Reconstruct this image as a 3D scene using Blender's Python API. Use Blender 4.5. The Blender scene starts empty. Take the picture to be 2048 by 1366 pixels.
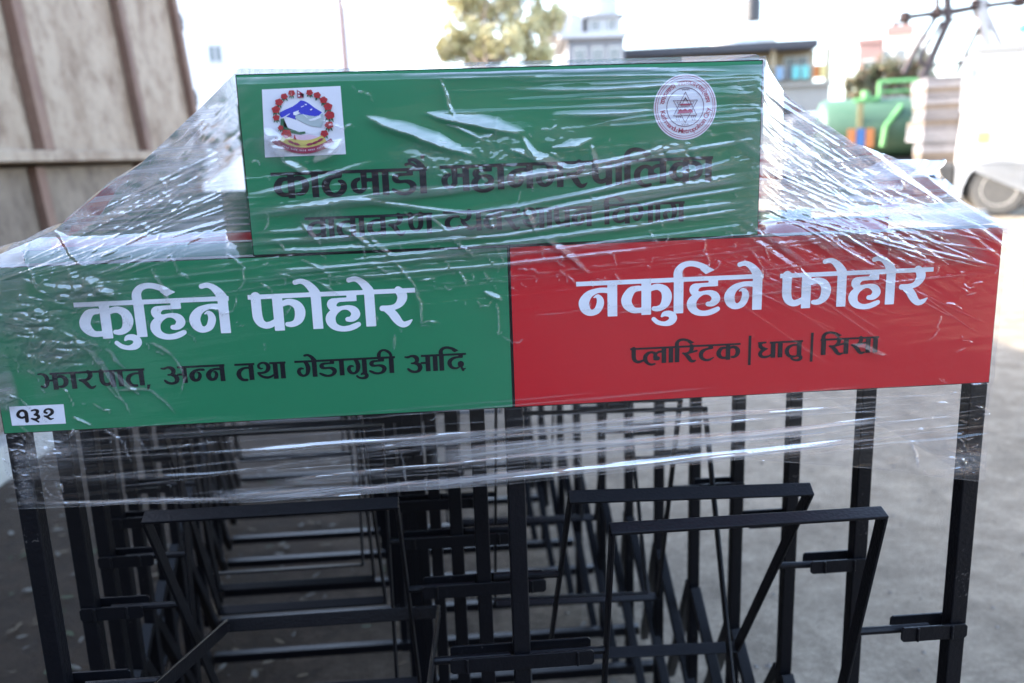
import bpy, bmesh, math, random
import numpy as np
from mathutils import Vector, Matrix

sc = bpy.context.scene
COL = sc.collection
random.seed(7)
RNG = np.random.default_rng(11)

# ------------------------------------------------------------------ camera
FPX, YAW, PITCH, ROLL = 1700.0, 0.0620, -0.2190, -0.0340
CAM = Vector((-0.061, -1.002, 1.453))
_cy, _sy, _cp, _sp = math.cos(YAW), math.sin(YAW), math.cos(PITCH), math.sin(PITCH)
FWD = Vector((_sy * _cp, _cy * _cp, _sp))
_r = Vector((_cy, -_sy, 0)); _u = _r.cross(FWD)
RGT = math.cos(ROLL) * _r + math.sin(ROLL) * _u
UP = -math.sin(ROLL) * _r + math.cos(ROLL) * _u
cam_d = bpy.data.cameras.new('camera')
cam = bpy.data.objects.new('camera', cam_d); COL.objects.link(cam)
cam_d.sensor_width = 36.0; cam_d.lens = FPX / 2048 * 36.0
cam_d.clip_start = 0.05; cam_d.clip_end = 2000
m = Matrix((RGT, UP, -FWD)).transposed().to_4x4(); m.translation = CAM
cam.matrix_world = m
cam_d.dof.use_dof = True
cam_d.dof.focus_distance = 1.02
cam_d.dof.aperture_fstop = 3.6
sc.camera = cam

# ------------------------------------------------------------------ light
SUN_DIR = Vector((0.83, -0.27, -0.43)).normalized()      # the way the light travels
w = bpy.data.worlds.new('World'); sc.world = w; w.use_nodes = True
nt = w.node_tree; nt.nodes.clear()
sky = nt.nodes.new('ShaderNodeTexSky'); sky.sky_type = 'NISHITA'; sky.sun_disc = False
sky.sun_elevation = math.asin(-SUN_DIR.z)
sky.sun_rotation = math.atan2(-SUN_DIR.x, -SUN_DIR.y)
sky.air_density = 1.0; sky.dust_density = 5.0; sky.ozone_density = 1.0; sky.altitude = 1300
bg = nt.nodes.new('ShaderNodeBackground'); bg.inputs['Strength'].default_value = 0.15
wo = nt.nodes.new('ShaderNodeOutputWorld')
hs = nt.nodes.new('ShaderNodeHueSaturation'); hs.inputs['Saturation'].default_value = 0.88
nt.links.new(sky.outputs[0], hs.inputs['Color']); nt.links.new(hs.outputs[0], bg.inputs[0]); nt.links.new(bg.outputs[0], wo.inputs[0])
sun_d = bpy.data.lights.new('sun', 'SUN'); sun_d.energy = 2.0; sun_d.angle = math.radians(0.6)
sun_d.color = (1.0, 0.95, 0.88)
sun = bpy.data.objects.new('sun', sun_d); COL.objects.link(sun)
sun.rotation_euler = SUN_DIR.to_track_quat('-Z', 'Y').to_euler(); sun.location = (-20, -10, 20)
sc.view_settings.view_transform = 'Standard'; sc.view_settings.look = 'None'
sc.view_settings.exposure = 3.15; sc.view_settings.gamma = 1.0
sc.render.engine = 'CYCLES'
cy = sc.cycles
cy.max_bounces = 10; cy.transparent_max_bounces = 32; cy.diffuse_bounces = 4; cy.glossy_bounces = 4
cy.transmission_bounces = 6; cy.caustics_reflective = False; cy.caustics_refractive = False
cy.sample_clamp_indirect = 6.0
try:
    cy.use_denoising = True; cy.denoiser = 'OPENIMAGEDENOISE'
except Exception:
    pass

# ------------------------------------------------------------------ pixel helpers (2048 wide photograph)
def ray(x, y): return FWD + RGT * ((x - 1024) / FPX) - UP * ((y - 683) / FPX)
def at_depth(x, y, d): return CAM + ray(x, y) * d
def at_z(x, y, z):
    d = ray(x, y); return CAM + d * ((z - CAM.z) / d.z)
def at_y(x, y, Y):
    d = ray(x, y); return CAM + d * ((Y - CAM.y) / d.y)
def sign_uv(x, y):                                       # photo pixel -> (x, z) on the sign's face
    p = at_y(x, y, -0.013); return p.x, p.z

# ------------------------------------------------------------------ materials
MATS = {}
def mat(name, col, rough=0.6, metal=0.0, spec=0.5, noise=None, bump=None, coat=0.0, emit=None):
    """noise=(scale, amount, second colour), bump=(scale, strength)"""
    if name in MATS: return MATS[name]
    M = bpy.data.materials.new(name); M.use_nodes = True
    n = M.node_tree; b = n.nodes['Principled BSDF']
    b.inputs['Base Color'].default_value = (*col, 1); b.inputs['Roughness'].default_value = rough
    b.inputs['Metallic'].default_value = metal; b.inputs['Specular IOR Level'].default_value = spec
    b.inputs['Coat Weight'].default_value = coat
    tc = n.nodes.new('ShaderNodeTexCoord')
    if noise:
        t = n.nodes.new('ShaderNodeTexNoise'); t.inputs['Scale'].default_value = noise[0]
        t.inputs['Detail'].default_value = 6; t.inputs['Roughness'].default_value = 0.65
        n.links.new(tc.outputs['Object'], t.inputs['Vector'])
        r = n.nodes.new('ShaderNodeValToRGB'); r.color_ramp.elements[0].position = 0.35; r.color_ramp.elements[1].position = 0.7
        mx = n.nodes.new('ShaderNodeMix'); mx.data_type = 'RGBA'
        mm = n.nodes.new('ShaderNodeMath'); mm.operation = 'MULTIPLY'; mm.inputs[1].default_value = noise[1]
        n.links.new(t.outputs['Fac'], r.inputs[0]); n.links.new(r.outputs[0], mm.inputs[0]); n.links.new(mm.outputs[0], mx.inputs['Factor'])
        mx.inputs['A'].default_value = (*col, 1); mx.inputs['B'].default_value = (*noise[2], 1)
        n.links.new(mx.outputs['Result'], b.inputs['Base Color'])
    if bump:
        t2 = n.nodes.new('ShaderNodeTexNoise'); t2.inputs['Scale'].default_value = bump[0]; t2.inputs['Detail'].default_value = 5
        n.links.new(tc.outputs['Object'], t2.inputs['Vector'])
        bp = n.nodes.new('ShaderNodeBump'); bp.inputs['Strength'].default_value = bump[1]; bp.inputs['Distance'].default_value = 0.01
        n.links.new(t2.outputs['Fac'], bp.inputs['Height']); n.links.new(bp.outputs[0], b.inputs['Normal'])
    MATS[name] = M; return M

BLACK = mat('black_paint', (0.0035, 0.0036, 0.0050), 0.36, spec=0.22, noise=(60, 0.5, (0.006, 0.006, 0.008)), bump=(220, 0.12))
def scuffed(M):
    """chips and dusty scratches in the paint"""
    n = M.node_tree; b = n.nodes['Principled BSDF']; src = b.inputs['Base Color'].links[0].from_socket
    tc = n.nodes.new('ShaderNodeTexCoord'); mx = n.nodes.new('ShaderNodeMix'); mx.data_type = 'RGBA'
    a = n.nodes.new('ShaderNodeTexNoise'); a.inputs['Scale'].default_value = 190; a.inputs['Detail'].default_value = 3
    c = n.nodes.new('ShaderNodeTexNoise'); c.inputs['Scale'].default_value = 14; c.inputs['Detail'].default_value = 4
    for t in (a, c): n.links.new(tc.outputs['Object'], t.inputs['Vector'])
    m = n.nodes.new('ShaderNodeMath'); m.operation = 'MULTIPLY'; n.links.new(a.outputs['Fac'], m.inputs[0]); n.links.new(c.outputs['Fac'], m.inputs[1])
    r = n.nodes.new('ShaderNodeMapRange'); r.inputs['From Min'].default_value = .405; r.inputs['From Max'].default_value = .47; r.inputs['To Max'].default_value = .55
    n.links.new(m.outputs[0], r.inputs['Value']); n.links.new(r.outputs[0], mx.inputs['Factor']); n.links.new(src, mx.inputs['A']); mx.inputs['B'].default_value = (.11, .10, .09, 1)
    n.links.new(mx.outputs['Result'], b.inputs['Base Color'])
scuffed(BLACK)
GREEN = mat('green_vinyl', (0.020, 0.198, 0.084), 0.35, spec=.35, noise=(3, 0.4, (0.022, 0.212, 0.092)), bump=(25, 0.03))
RED = mat('red_vinyl', (0.54, 0.007, 0.015), 0.35, spec=.35, noise=(3, 0.4, (0.57, 0.009, 0.018)), bump=(25, 0.03))
WHITE_INK = mat('white_vinyl', (0.80, 0.81, 0.84), 0.4)
BLACK_INK = mat('black_vinyl', (0.004, 0.004, 0.008), 0.4, spec=.3)
PAPER = mat('sticker_paper', (0.76, 0.77, 0.82), 0.45)
E_RED = mat('emblem_red', (0.42, 0.01, 0.015), 0.45)
E_MAROON = mat('emblem_maroon', (0.30, 0.02, 0.06), 0.45)
E_GREEN = mat('emblem_green', (0.02, 0.12, 0.05), 0.45)
E_BLUE = mat('emblem_blue', (0.03, 0.04, 0.50), 0.45)
E_GREY = mat('emblem_grey_green', (0.42, 0.50, 0.50), 0.45)
E_YEL = mat('emblem_yellow', (0.62, 0.50, 0.12), 0.45)
E_PINK = mat('emblem_pink', (0.72, 0.50, 0.60), 0.45)
E_INK = mat('emblem_dark_ink', (0.12, 0.02, 0.07), 0.45)
SEAL_RED = mat('seal_red', (0.40, 0.05, 0.10), 0.45)

def ground_mat():
    M = bpy.data.materials.new('dusty_ground'); M.use_nodes = True
    n = M.node_tree; b = n.nodes['Principled BSDF']; b.inputs['Roughness'].default_value = 0.95
    tc = n.nodes.new('ShaderNodeTexCoord')
    def noise(s, d=8, r=0.6):
        t = n.nodes.new('ShaderNodeTexNoise'); t.inputs['Scale'].default_value = s; t.inputs['Detail'].default_value = d
        t.inputs['Roughness'].default_value = r; n.links.new(tc.outputs['Object'], t.inputs['Vector']); return t
    a = noise(0.9); c = noise(5.5, 9, 0.78); f = noise(60, 6, 0.75)
    r1 = n.nodes.new('ShaderNodeValToRGB')
    r1.color_ramp.elements[0].position = 0.3; r1.color_ramp.elements[0].color = (0.43, 0.348, 0.252, 1)
    r1.color_ramp.elements[1].position = 0.75; r1.color_ramp.elements[1].color = (0.60, 0.49, 0.365, 1)
    n.links.new(a.outputs['Fac'], r1.inputs[0])
    r2 = n.nodes.new('ShaderNodeValToRGB')
    r2.color_ramp.elements[0].position = 0.38; r2.color_ramp.elements[0].color = (0.45, 0.43, 0.40, 1)
    r2.color_ramp.elements[1].position = 0.60; r2.color_ramp.elements[1].color = (1, 1, 1, 1)
    n.links.new(c.outputs['Fac'], r2.inputs[0])
    r3 = n.nodes.new('ShaderNodeValToRGB')
    r3.color_ramp.elements[0].position = 0.3; r3.color_ramp.elements[0].color = (0.55, 0.55, 0.55, 1)
    r3.color_ramp.elements[1].position = 0.65; r3.color_ramp.elements[1].color = (1.12, 1.12, 1.12, 1)
    n.links.new(f.outputs['Fac'], r3.inputs[0])
    m1 = n.nodes.new('ShaderNodeMix'); m1.data_type = 'RGBA'; m1.blend_type = 'MULTIPLY'; m1.inputs['Factor'].default_value = 0.75
    n.links.new(r1.outputs[0], m1.inputs['A']); n.links.new(r2.outputs[0], m1.inputs['B'])
    m2 = n.nodes.new('ShaderNodeMix'); m2.data_type = 'RGBA'; m2.blend_type = 'MULTIPLY'; m2.inputs['Factor'].default_value = 0.8
    n.links.new(m1.outputs['Result'], m2.inputs['A']); n.links.new(r3.outputs[0], m2.inputs['B'])
    # dark earth beside the container; shade there and under the racks painted in
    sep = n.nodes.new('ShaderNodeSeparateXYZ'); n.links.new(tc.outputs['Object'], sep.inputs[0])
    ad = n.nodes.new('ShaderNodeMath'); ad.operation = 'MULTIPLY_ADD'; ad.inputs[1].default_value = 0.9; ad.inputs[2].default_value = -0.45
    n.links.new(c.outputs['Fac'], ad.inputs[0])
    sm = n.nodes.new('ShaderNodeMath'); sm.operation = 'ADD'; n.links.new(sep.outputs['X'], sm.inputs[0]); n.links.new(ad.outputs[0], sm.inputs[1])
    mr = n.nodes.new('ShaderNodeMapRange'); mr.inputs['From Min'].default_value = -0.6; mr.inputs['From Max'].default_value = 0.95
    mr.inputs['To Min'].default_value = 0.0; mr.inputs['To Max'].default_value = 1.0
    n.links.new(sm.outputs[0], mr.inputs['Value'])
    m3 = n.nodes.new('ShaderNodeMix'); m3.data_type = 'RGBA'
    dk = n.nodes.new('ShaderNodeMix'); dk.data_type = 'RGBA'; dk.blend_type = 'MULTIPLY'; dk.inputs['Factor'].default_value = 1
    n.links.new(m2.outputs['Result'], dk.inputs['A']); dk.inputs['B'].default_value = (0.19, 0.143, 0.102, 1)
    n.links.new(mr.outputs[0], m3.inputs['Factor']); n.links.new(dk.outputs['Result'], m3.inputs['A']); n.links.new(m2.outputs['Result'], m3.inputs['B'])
    n.links.new(m3.outputs['Result'], b.inputs['Base Color'])
    bp = n.nodes.new('ShaderNodeBump'); bp.inputs['Strength'].default_value = 1.0; bp.inputs['Distance'].default_value = 0.05
    mm = n.nodes.new('ShaderNodeMath'); mm.operation = 'ADD'
    n.links.new(c.outputs['Fac'], mm.inputs[0]); n.links.new(f.outputs['Fac'], mm.inputs[1])
    n.links.new(mm.outputs[0], bp.inputs['Height']); n.links.new(bp.outputs[0], b.inputs['Normal'])
    return M
GROUND = ground_mat()

def weathered(name, base, stain, rust, vertical=True):
    """rusty, streaked sheet metal"""
    M = bpy.data.materials.new(name); M.use_nodes = True
    n = M.node_tree; b = n.nodes['Principled BSDF']; b.inputs['Roughness'].default_value = 0.75
    tc = n.nodes.new('ShaderNodeTexCoord')
    mp = n.nodes.new('ShaderNodeMapping'); mp.inputs['Scale'].default_value = (1.5, 1.5, 0.95) if vertical else (2, 2, 2)
    n.links.new(tc.outputs['Object'], mp.inputs['Vector'])
    def nz(s, src, d=7, r=0.65):
        t = n.nodes.new('ShaderNodeTexNoise'); t.inputs['Scale'].default_value = s; t.inputs['Detail'].default_value = d; t.inputs['Roughness'].default_value = r
        n.links.new(src, t.inputs['Vector']); return t
    s1 = nz(1.6, mp.outputs[0]); s2 = nz(5.0, tc.outputs['Object'], 8, 0.75); s3 = nz(26, tc.outputs['Object'], 5, 0.7)
    def ramp(src, p0, p1):
        r = n.nodes.new('ShaderNodeValToRGB'); r.color_ramp.elements[0].position = p0; r.color_ramp.elements[1].position = p1
        n.links.new(src, r.inputs[0]); return r.outputs[0]
    def mix(f, a, bcol):
        x = n.nodes.new('ShaderNodeMix'); x.data_type = 'RGBA'; n.links.new(f, x.inputs['Factor'])
        if isinstance(a, tuple): x.inputs['A'].default_value = (*a, 1)
        else: n.links.new(a, x.inputs['A'])
        x.inputs['B'].default_value = (*bcol, 1); return x.outputs['Result']
    c = mix(ramp(s1.outputs['Fac'], 0.42, 0.72), base, stain)
    c = mix(ramp(s2.outputs['Fac'], 0.46, 0.72), c, rust)
    c = mix(ramp(s3.outputs['Fac'], 0.60, 0.80), c, tuple(v * 0.45 for v in rust))
    n.links.new(c, b.inputs['Base Color'])
    bp = n.nodes.new('ShaderNodeBump'); bp.inputs['Strength'].default_value = 0.4; bp.inputs['Distance'].default_value = 0.01
    n.links.new(s2.outputs['Fac'], bp.inputs['Height']); n.links.new(bp.outputs[0], b.inputs['Normal'])
    return M
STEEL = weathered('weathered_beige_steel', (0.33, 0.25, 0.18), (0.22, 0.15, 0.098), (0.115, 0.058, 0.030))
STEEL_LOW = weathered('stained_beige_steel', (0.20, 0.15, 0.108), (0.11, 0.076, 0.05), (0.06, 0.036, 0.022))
RUST = weathered('rusty_brown_steel', (0.155, 0.082, 0.055), (0.10, 0.052, 0.034), (0.20, 0.12, 0.08))

def film_mat(name, haze, refl, tint=(0.975, 0.975, 0.99), fine=0.25):
    M = bpy.data.materials.new(name); M.use_nodes = True
    n = M.node_tree; n.nodes.clear()
    out = n.nodes.new('ShaderNodeOutputMaterial')
    tr = n.nodes.new('ShaderNodeBsdfTransparent'); tr.inputs[0].default_value = (*tint, 1)
    df = n.nodes.new('ShaderNodeBsdfDiffuse'); df.inputs[0].default_value = (0.82, 0.83, 0.88, 1)
    tl = n.nodes.new('ShaderNodeBsdfTranslucent'); tl.inputs[0].default_value = (0.82, 0.83, 0.88, 1)
    wh = n.nodes.new('ShaderNodeMixShader'); wh.inputs[0].default_value = 0.45
    n.links.new(df.outputs[0], wh.inputs[1]); n.links.new(tl.outputs[0], wh.inputs[2])
    at = n.nodes.new('ShaderNodeAttribute'); at.attribute_name = 'gather_sheen'
    tc = n.nodes.new('ShaderNodeTexCoord')
    # film thickness streaks: stretched noise along the wrapping direction (uv is laid along it)
    uv = n.nodes.new('ShaderNodeUVMap'); uv.uv_map = 'wrap'
    mp = n.nodes.new('ShaderNodeMapping'); mp.inputs['Scale'].default_value = (2.0, 70.0, 1)
    n.links.new(uv.outputs[0], mp.inputs['Vector'])
    st = n.nodes.new('ShaderNodeTexNoise'); st.inputs['Scale'].default_value = 2.2; st.inputs['Detail'].default_value = 6; st.inputs['Roughness'].default_value = 0.62
    n.links.new(mp.outputs[0], st.inputs['Vector'])
    sr = n.nodes.new('ShaderNodeMapRange'); sr.inputs['From Min'].default_value = 0.42; sr.inputs['From Max'].default_value = 0.8
    n.links.new(st.outputs['Fac'], sr.inputs['Value'])
    ga = n.nodes.new('ShaderNodeMath'); ga.operation = 'MULTIPLY_ADD'      # gather * (0.45 + streak) ...
    sa = n.nodes.new('ShaderNodeMath'); sa.operation = 'ADD'; sa.inputs[1].default_value = 0.35
    n.links.new(sr.outputs[0], sa.inputs[0])
    n.links.new(at.outputs['Fac'], ga.inputs[0]); n.links.new(sa.outputs[0], ga.inputs[1])
    hz = n.nodes.new('ShaderNodeMath'); hz.operation = 'MULTIPLY'; hz.inputs[1].default_value = haze * 1.4
    n.links.new(sr.outputs[0], hz.inputs[0])
    h2 = n.nodes.new('ShaderNodeMath'); h2.operation = 'ADD'; h2.inputs[1].default_value = haze * 0.55
    n.links.new(hz.outputs[0], h2.inputs[0]); n.links.new(h2.outputs[0], ga.inputs[2])
    cl = n.nodes.new('ShaderNodeClamp'); cl.inputs['Max'].default_value = 0.85; n.links.new(ga.outputs[0], cl.inputs[0])
    m1 = n.nodes.new('ShaderNodeMixShader')
    n.links.new(cl.outputs[0], m1.inputs[0]); n.links.new(tr.outputs[0], m1.inputs[1]); n.links.new(wh.outputs[0], m1.inputs[2])
    gl = n.nodes.new('ShaderNodeBsdfGlossy'); gl.inputs['Roughness'].default_value = 0.06; gl.inputs[0].default_value = (1, 1, 1, 1)
    # fine ripples
    mp2 = n.nodes.new('ShaderNodeMapping'); mp2.inputs['Scale'].default_value = (9, 90, 1); n.links.new(uv.outputs[0], mp2.inputs['Vector'])
    bn = n.nodes.new('ShaderNodeTexNoise'); bn.inputs['Scale'].default_value = 1.0; bn.inputs['Detail'].default_value = 4
    n.links.new(mp2.outputs[0], bn.inputs['Vector'])
    bp = n.nodes.new('ShaderNodeBump'); bp.inputs['Strength'].default_value = 0.35 * fine; bp.inputs['Distance'].default_value = 0.004
    n.links.new(bn.outputs['Fac'], bp.inputs['Height']); n.links.new(bp.outputs[0], gl.inputs['Normal'])
    fr = n.nodes.new('ShaderNodeFresnel'); fr.inputs['IOR'].default_value = 1.5; n.links.new(bp.outputs[0], fr.inputs['Normal'])
    fm = n.nodes.new('ShaderNodeMath'); fm.operation = 'MULTIPLY'; fm.use_clamp = True
    rg = n.nodes.new('ShaderNodeMath'); rg.operation = 'MULTIPLY_ADD'; rg.inputs[1].default_value = 10.0; rg.inputs[2].default_value = refl
    n.links.new(at.outputs['Fac'], rg.inputs[0]); n.links.new(rg.outputs[0], fm.inputs[1])
    cp = n.nodes.new('ShaderNodeClamp'); cp.inputs['Max'].default_value = 0.20; n.links.new(fr.outputs[0], cp.inputs[0]); n.links.new(cp.outputs[0], fm.inputs[0])
    m2 = n.nodes.new('ShaderNodeMixShader')
    n.links.new(fm.outputs[0], m2.inputs[0]); n.links.new(m1.outputs[0], m2.inputs[1]); n.links.new(gl.outputs[0], m2.inputs[2])
    n.links.new(m2.outputs[0], out.inputs[0])
    return M
FILM = film_mat('stretch_film', 0.006, 1.15)
FILM_END = film_mat('stretch_film_ends', 0.025, 0.4)
FILM_SIDE = film_mat('stretch_film_layers', 0.34, 1.8)

# ------------------------------------------------------------------ object helpers
def tag(o, label=None, cat=None, group=None, kind=None):
    if label: o['label'] = label
    if cat: o['category'] = cat
    if group: o['group'] = group
    if kind: o['kind'] = kind
    return o
def empty(name, loc=(0, 0, 0), rz=0.0):
    o = bpy.data.objects.new(name, None); COL.objects.link(o); o.location = loc; o.rotation_euler = (0, 0, rz)
    o.empty_display_size = 0.2; return o

class MB:
    """collects shapes into one mesh"""
    def __init__(s): s.v = []; s.f = []; s.m = []
    def add(s, vs, fs, mi=0):
        k = len(s.v); s.v += [tuple(p) for p in vs]
        for f in fs: s.f.append(tuple(i + k for i in f)); s.m.append(mi)
    def box(s, lo, hi, mi=0, mtx=None):
        x0, y0, z0 = lo; x1, y1, z1 = hi
        vs = [Vector(p) for p in ((x0,y0,z0),(x1,y0,z0),(x1,y1,z0),(x0,y1,z0),(x0,y0,z1),(x1,y0,z1),(x1,y1,z1),(x0,y1,z1))]
        if mtx is not None: vs = [mtx @ p for p in vs]
        s.add(vs, [(0,3,2,1),(4,5,6,7),(0,1,5,4),(1,2,6,5),(2,3,7,6),(3,0,4,7)], mi); return s
    def bar(s, a, b, wx, wy, up=(0, 0, 1), mi=0):
        """rectangular bar from a to b, wx across, wy along `up`"""
        a = Vector(a); b = Vector(b); d = (b - a).normalized(); up = Vector(up)
        x = d.cross(up)
        if x.length < 1e-5: x = d.cross(Vector((0, 1, 0)))
        x.normalize(); y = x.cross(d).normalized()
        vs = [p + x * (sx * wx / 2) + y * (sy * wy / 2) for p in (a, b) for sx, sy in ((-1,-1),(1,-1),(1,1),(-1,1))]
        s.add(vs, [(0,3,2,1),(4,5,6,7),(0,1,5,4),(1,2,6,5),(2,3,7,6),(3,0,4,7)], mi); return s
    def tube(s, a, b, r0, r1=None, n=12, mi=0, caps=True):
        r1 = r0 if r1 is None else r1
        a = Vector(a); b = Vector(b); d = (b - a).normalized()
        x = d.orthogonal().normalized(); y = d.cross(x)
        vs = []
        for p, r in ((a, r0), (b, r1)):
            for i in range(n):
                t = 2 * math.pi * i / n; vs.append(p + x * (r * math.cos(t)) + y * (r * math.sin(t)))
        fs = [(i, (i + 1) % n, n + (i + 1) % n, n + i) for i in range(n)]
        if caps: fs += [tuple(range(n - 1, -1, -1)), tuple(range(n, 2 * n))]
        s.add(vs, fs, mi); return s
    def lathe(s, o, axis, prof, n=28, mi=0):
        """prof: (distance along axis, radius)"""
        o = Vector(o); d = Vector(axis).normalized(); x = d.orthogonal().normalized(); y = d.cross(x)
        vs = []
        for h, r in prof:
            for i in range(n):
                t = 2 * math.pi * i / n; vs.append(o + d * h + x * (r * math.cos(t)) + y * (r * math.sin(t)))
        fs = []
        for k in range(len(prof) - 1):
            for i in range(n):
                fs.append((k*n+i, k*n+(i+1)%n, (k+1)*n+(i+1)%n, (k+1)*n+i))
        if prof[0][1] > 1e-6: fs.append(tuple(range(n - 1, -1, -1)))
        if prof[-1][1] > 1e-6: fs.append(tuple(range((len(prof)-1)*n, len(prof)*n)))
        s.add(vs, fs, mi); return s
    def prism(s, pts, y0, y1, mi=0, conv=None):
        """polygon in (x,z) extruded along y"""
        n = len(pts); vs = [(p[0], y0, p[1]) for p in pts] + [(p[0], y1, p[1]) for p in pts]
        if conv: vs = [conv(Vector(v)) for v in vs]
        fs = [tuple(range(n)), tuple(range(2*n-1, n-1, -1))] + [(i, n+i, n+(i+1)%n, (i+1)%n) for i in range(n)]
        s.add(vs, fs, mi); return s
    def build(s, name, mats, parent=None, smooth=False, bevel=0.0, loc=None):
        me = bpy.data.meshes.new(name); me.from_pydata(s.v, [], s.f)
        for mm in (mats if isinstance(mats, (list, tuple)) else [mats]): me.materials.append(mm)
        me.polygons.foreach_set('material_index', s.m)
        me.validate(); me.update()
        if s.f:
            bm = bmesh.new(); bm.from_mesh(me); bmesh.ops.recalc_face_normals(bm, faces=bm.faces); bm.to_mesh(me); bm.free()
        if smooth:
            me.polygons.foreach_set('use_smooth', [True] * len(me.polygons))
        o = bpy.data.objects.new(name, me); COL.objects.link(o)
        if parent: o.parent = parent
        if loc: o.location = loc
        if bevel:
            b = o.modifiers.new('edge', 'BEVEL'); b.width = bevel; b.segments = 2; b.limit_method = 'ANGLE'
        return o
def copy_tree(o, parent=None):
    c = o.copy(); COL.objects.link(c); c.parent = parent
    for ch in [x for x in bpy.data.objects if x.parent == o]: copy_tree(ch, c)
    return c

# ------------------------------------------------------------------ ground
g = MB()
g.add([(-300, -60, 0), (300, -60, 0), (300, 500, 0), (-300, 500, 0)], [(0, 1, 2, 3)])
tag(g.build('ground', GROUND), kind='structure')

# ------------------------------------------------------------------ lettering (broad-pen glyphs, x right / y down, head line at 0, stems end at 1)
def S(*p): return ('s', p)
def P(*p): return ('p', p)
STEM = 0.26
def stem(x, w=STEM, y1=1.0): return P((x, 0), (x + w, 0), (x + w, y1), (x, y1))
NA_BOWL = S((.86,.275,.15),(.70,.26,.145),(.535,.275,.145),(.33,.37,.21),(.205,.56,.285),(.225,.73,.27),(.31,.845,.2),(.43,.872,.165),(.56,.80,.19),(.635,.63,.205),(.625,.50,.17),(.56,.42,.10),(.465,.45,.03))
KA_L = S((.565,.255,.15),(.45,.265,.165),(.33,.33,.23),(.225,.52,.285),(.235,.67,.275),(.33,.80,.21),(.45,.862,.16),(.66,.862,.145))
def ka_r(dx): return S((.86+dx,.275,.15),(1.0+dx,.235,.165),(1.12+dx,.25,.185),(1.25+dx,.34,.24),(1.305+dx,.50,.28),(1.27+dx,.68,.25),(1.17+dx,.80,.18),(1.05+dx,.842,.15),(.955+dx,.835,.125))
E_HOOK = lambda x: S((x-.39,-.285,.13),(x-.25,-.31,.135),(x-.13,-.265,.16),(x-.01,-.155,.21),(x+.09,-.01,.25),(x+.13,.06,.24))
U_MARK = lambda x, y: S((x,y+.08,.12),(x+.12,y+.18,.125),(x+.30,y+.225,.13),(x+.46,y+.18,.19),(x+.53,y+.07,.22),(x+.45,y-.04,.18),(x+.30,y-.055,.14),(x+.22,y+.01,.06))
I_TOP = lambda x: [S((x+.13,.06,.25),(x+.12,-.10,.245),(x+.145,-.20,.22),(x+.23,-.305,.18),(x+.37,-.36,.155),(x+.53,-.36,.15),(x+.70,-.31,.16),(x+.85,-.24,.165)),
                   P((x+.80,-.345),(x+1.11,-.165),(x+.87,-.058),(x+.72,-.185))]
HA = [P((.61,0),(.865,0),(.865,.285),(.61,.285)), S((.80,.235,.11),(.55,.235,.11),(.36,.25,.13),(.22,.33,.25),(.25,.45,.2),(.36,.485,.14),(.50,.455,.11),(.64,.46,.14),(.77,.53,.21),(.815,.64,.24),(.76,.73,.2),(.68,.775,.15),(.60,.775,.13)),
      S((.40,.50,.10),(.29,.545,.17),(.185,.65,.24),(.155,.77,.265),(.20,.90,.22),(.31,.99,.175),(.46,1.03,.15),(.62,1.02,.155),(.76,.975,.155),(.87,.925,.13))]
PA_L = S((.20,.06,.26),(.20,.50,.26),(.215,.64,.255),(.27,.76,.22),(.38,.835,.185),(.50,.83,.18),(.60,.78,.16),(.70,.70,.12))
TA = [S((.80,.285,.12),(.62,.27,.125),(.46,.30,.145),(.27,.42,.22),(.19,.60,.265),(.215,.76,.25),(.30,.90,.205),(.44,.975,.16),(.60,.985,.15))]
GA = [S((.52,.07,.14),(.63,.18,.23),(.70,.38,.26),(.70,.58,.26),(.64,.78,.20),(.52,.885,.15),(.40,.90,.145),(.27,.82,.20),(.20,.67,.225),(.235,.53,.19),(.34,.465,.135),(.44,.485,.09))]
DDA = [P((.66,0),(.90,0),(.90,.28),(.66,.28)), S((.84,.235,.11),(.50,.24,.115),(.31,.26,.15),(.20,.365,.245),(.25,.47,.2),(.38,.515,.13),(.58,.505,.13),(.76,.55,.19),(.88,.67,.255),(.86,.81,.23),(.74,.93,.16),(.54,.98,.135),(.36,.95,.145),(.21,.88,.15),(.10,.82,.12))]
THREE = [S((.06,.085,.10),(.22,.10,.13),(.38,.045,.13),(.55,.07,.19),(.67,.17,.255),(.70,.31,.235),(.62,.42,.17),(.50,.475,.125),(.38,.475,.09)),
         S((.60,.50,.13),(.75,.56,.22),(.845,.71,.275),(.80,.88,.22),(.68,.97,.165),(.52,.99,.15),(.36,.95,.16),(.25,.87,.16),(.18,.80,.12))]
LA = [S((.885,.70,.26),(.77,.70,.26)), P((.62,.55),(.87,.55),(.87,.80),(.64,.80)), S((.75,.56,.24),(.73,.42,.2),(.64,.335,.15),(.50,.31,.145),(.34,.37,.19),(.21,.52,.25),(.185,.68,.26),(.24,.86,.22),(.36,.99,.165),(.52,1.06,.14),(.72,1.03,.12)),
      S((.78,.44,.15),(.88,.345,.145),(1.0,.30,.14),(1.14,.30,.14))]
SA_HALF = [S((.60,.05,.24),(.62,.20,.24),(.55,.35,.2),(.42,.455,.14),(.26,.49,.12),(.13,.47,.12)), S((.34,.50,.12),(.62,.42,.13),(.90,.355,.125)), S((.20,.52,.11),(.33,.60,.2),(.46,.76,.25),(.56,.92,.2),(.68,.985,.165),(.82,.95,.11))]
TTA = [P((.64,0),(.92,0),(.92,.2),(.64,.2)), S((.88,.22,.13),(.70,.255,.13),(.50,.30,.15),(.31,.42,.24),(.235,.60,.265),(.28,.78,.23),(.40,.90,.175),(.55,.955,.145),(.72,.94,.14),(.86,.87,.11),(.97,.80,.05))]
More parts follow.
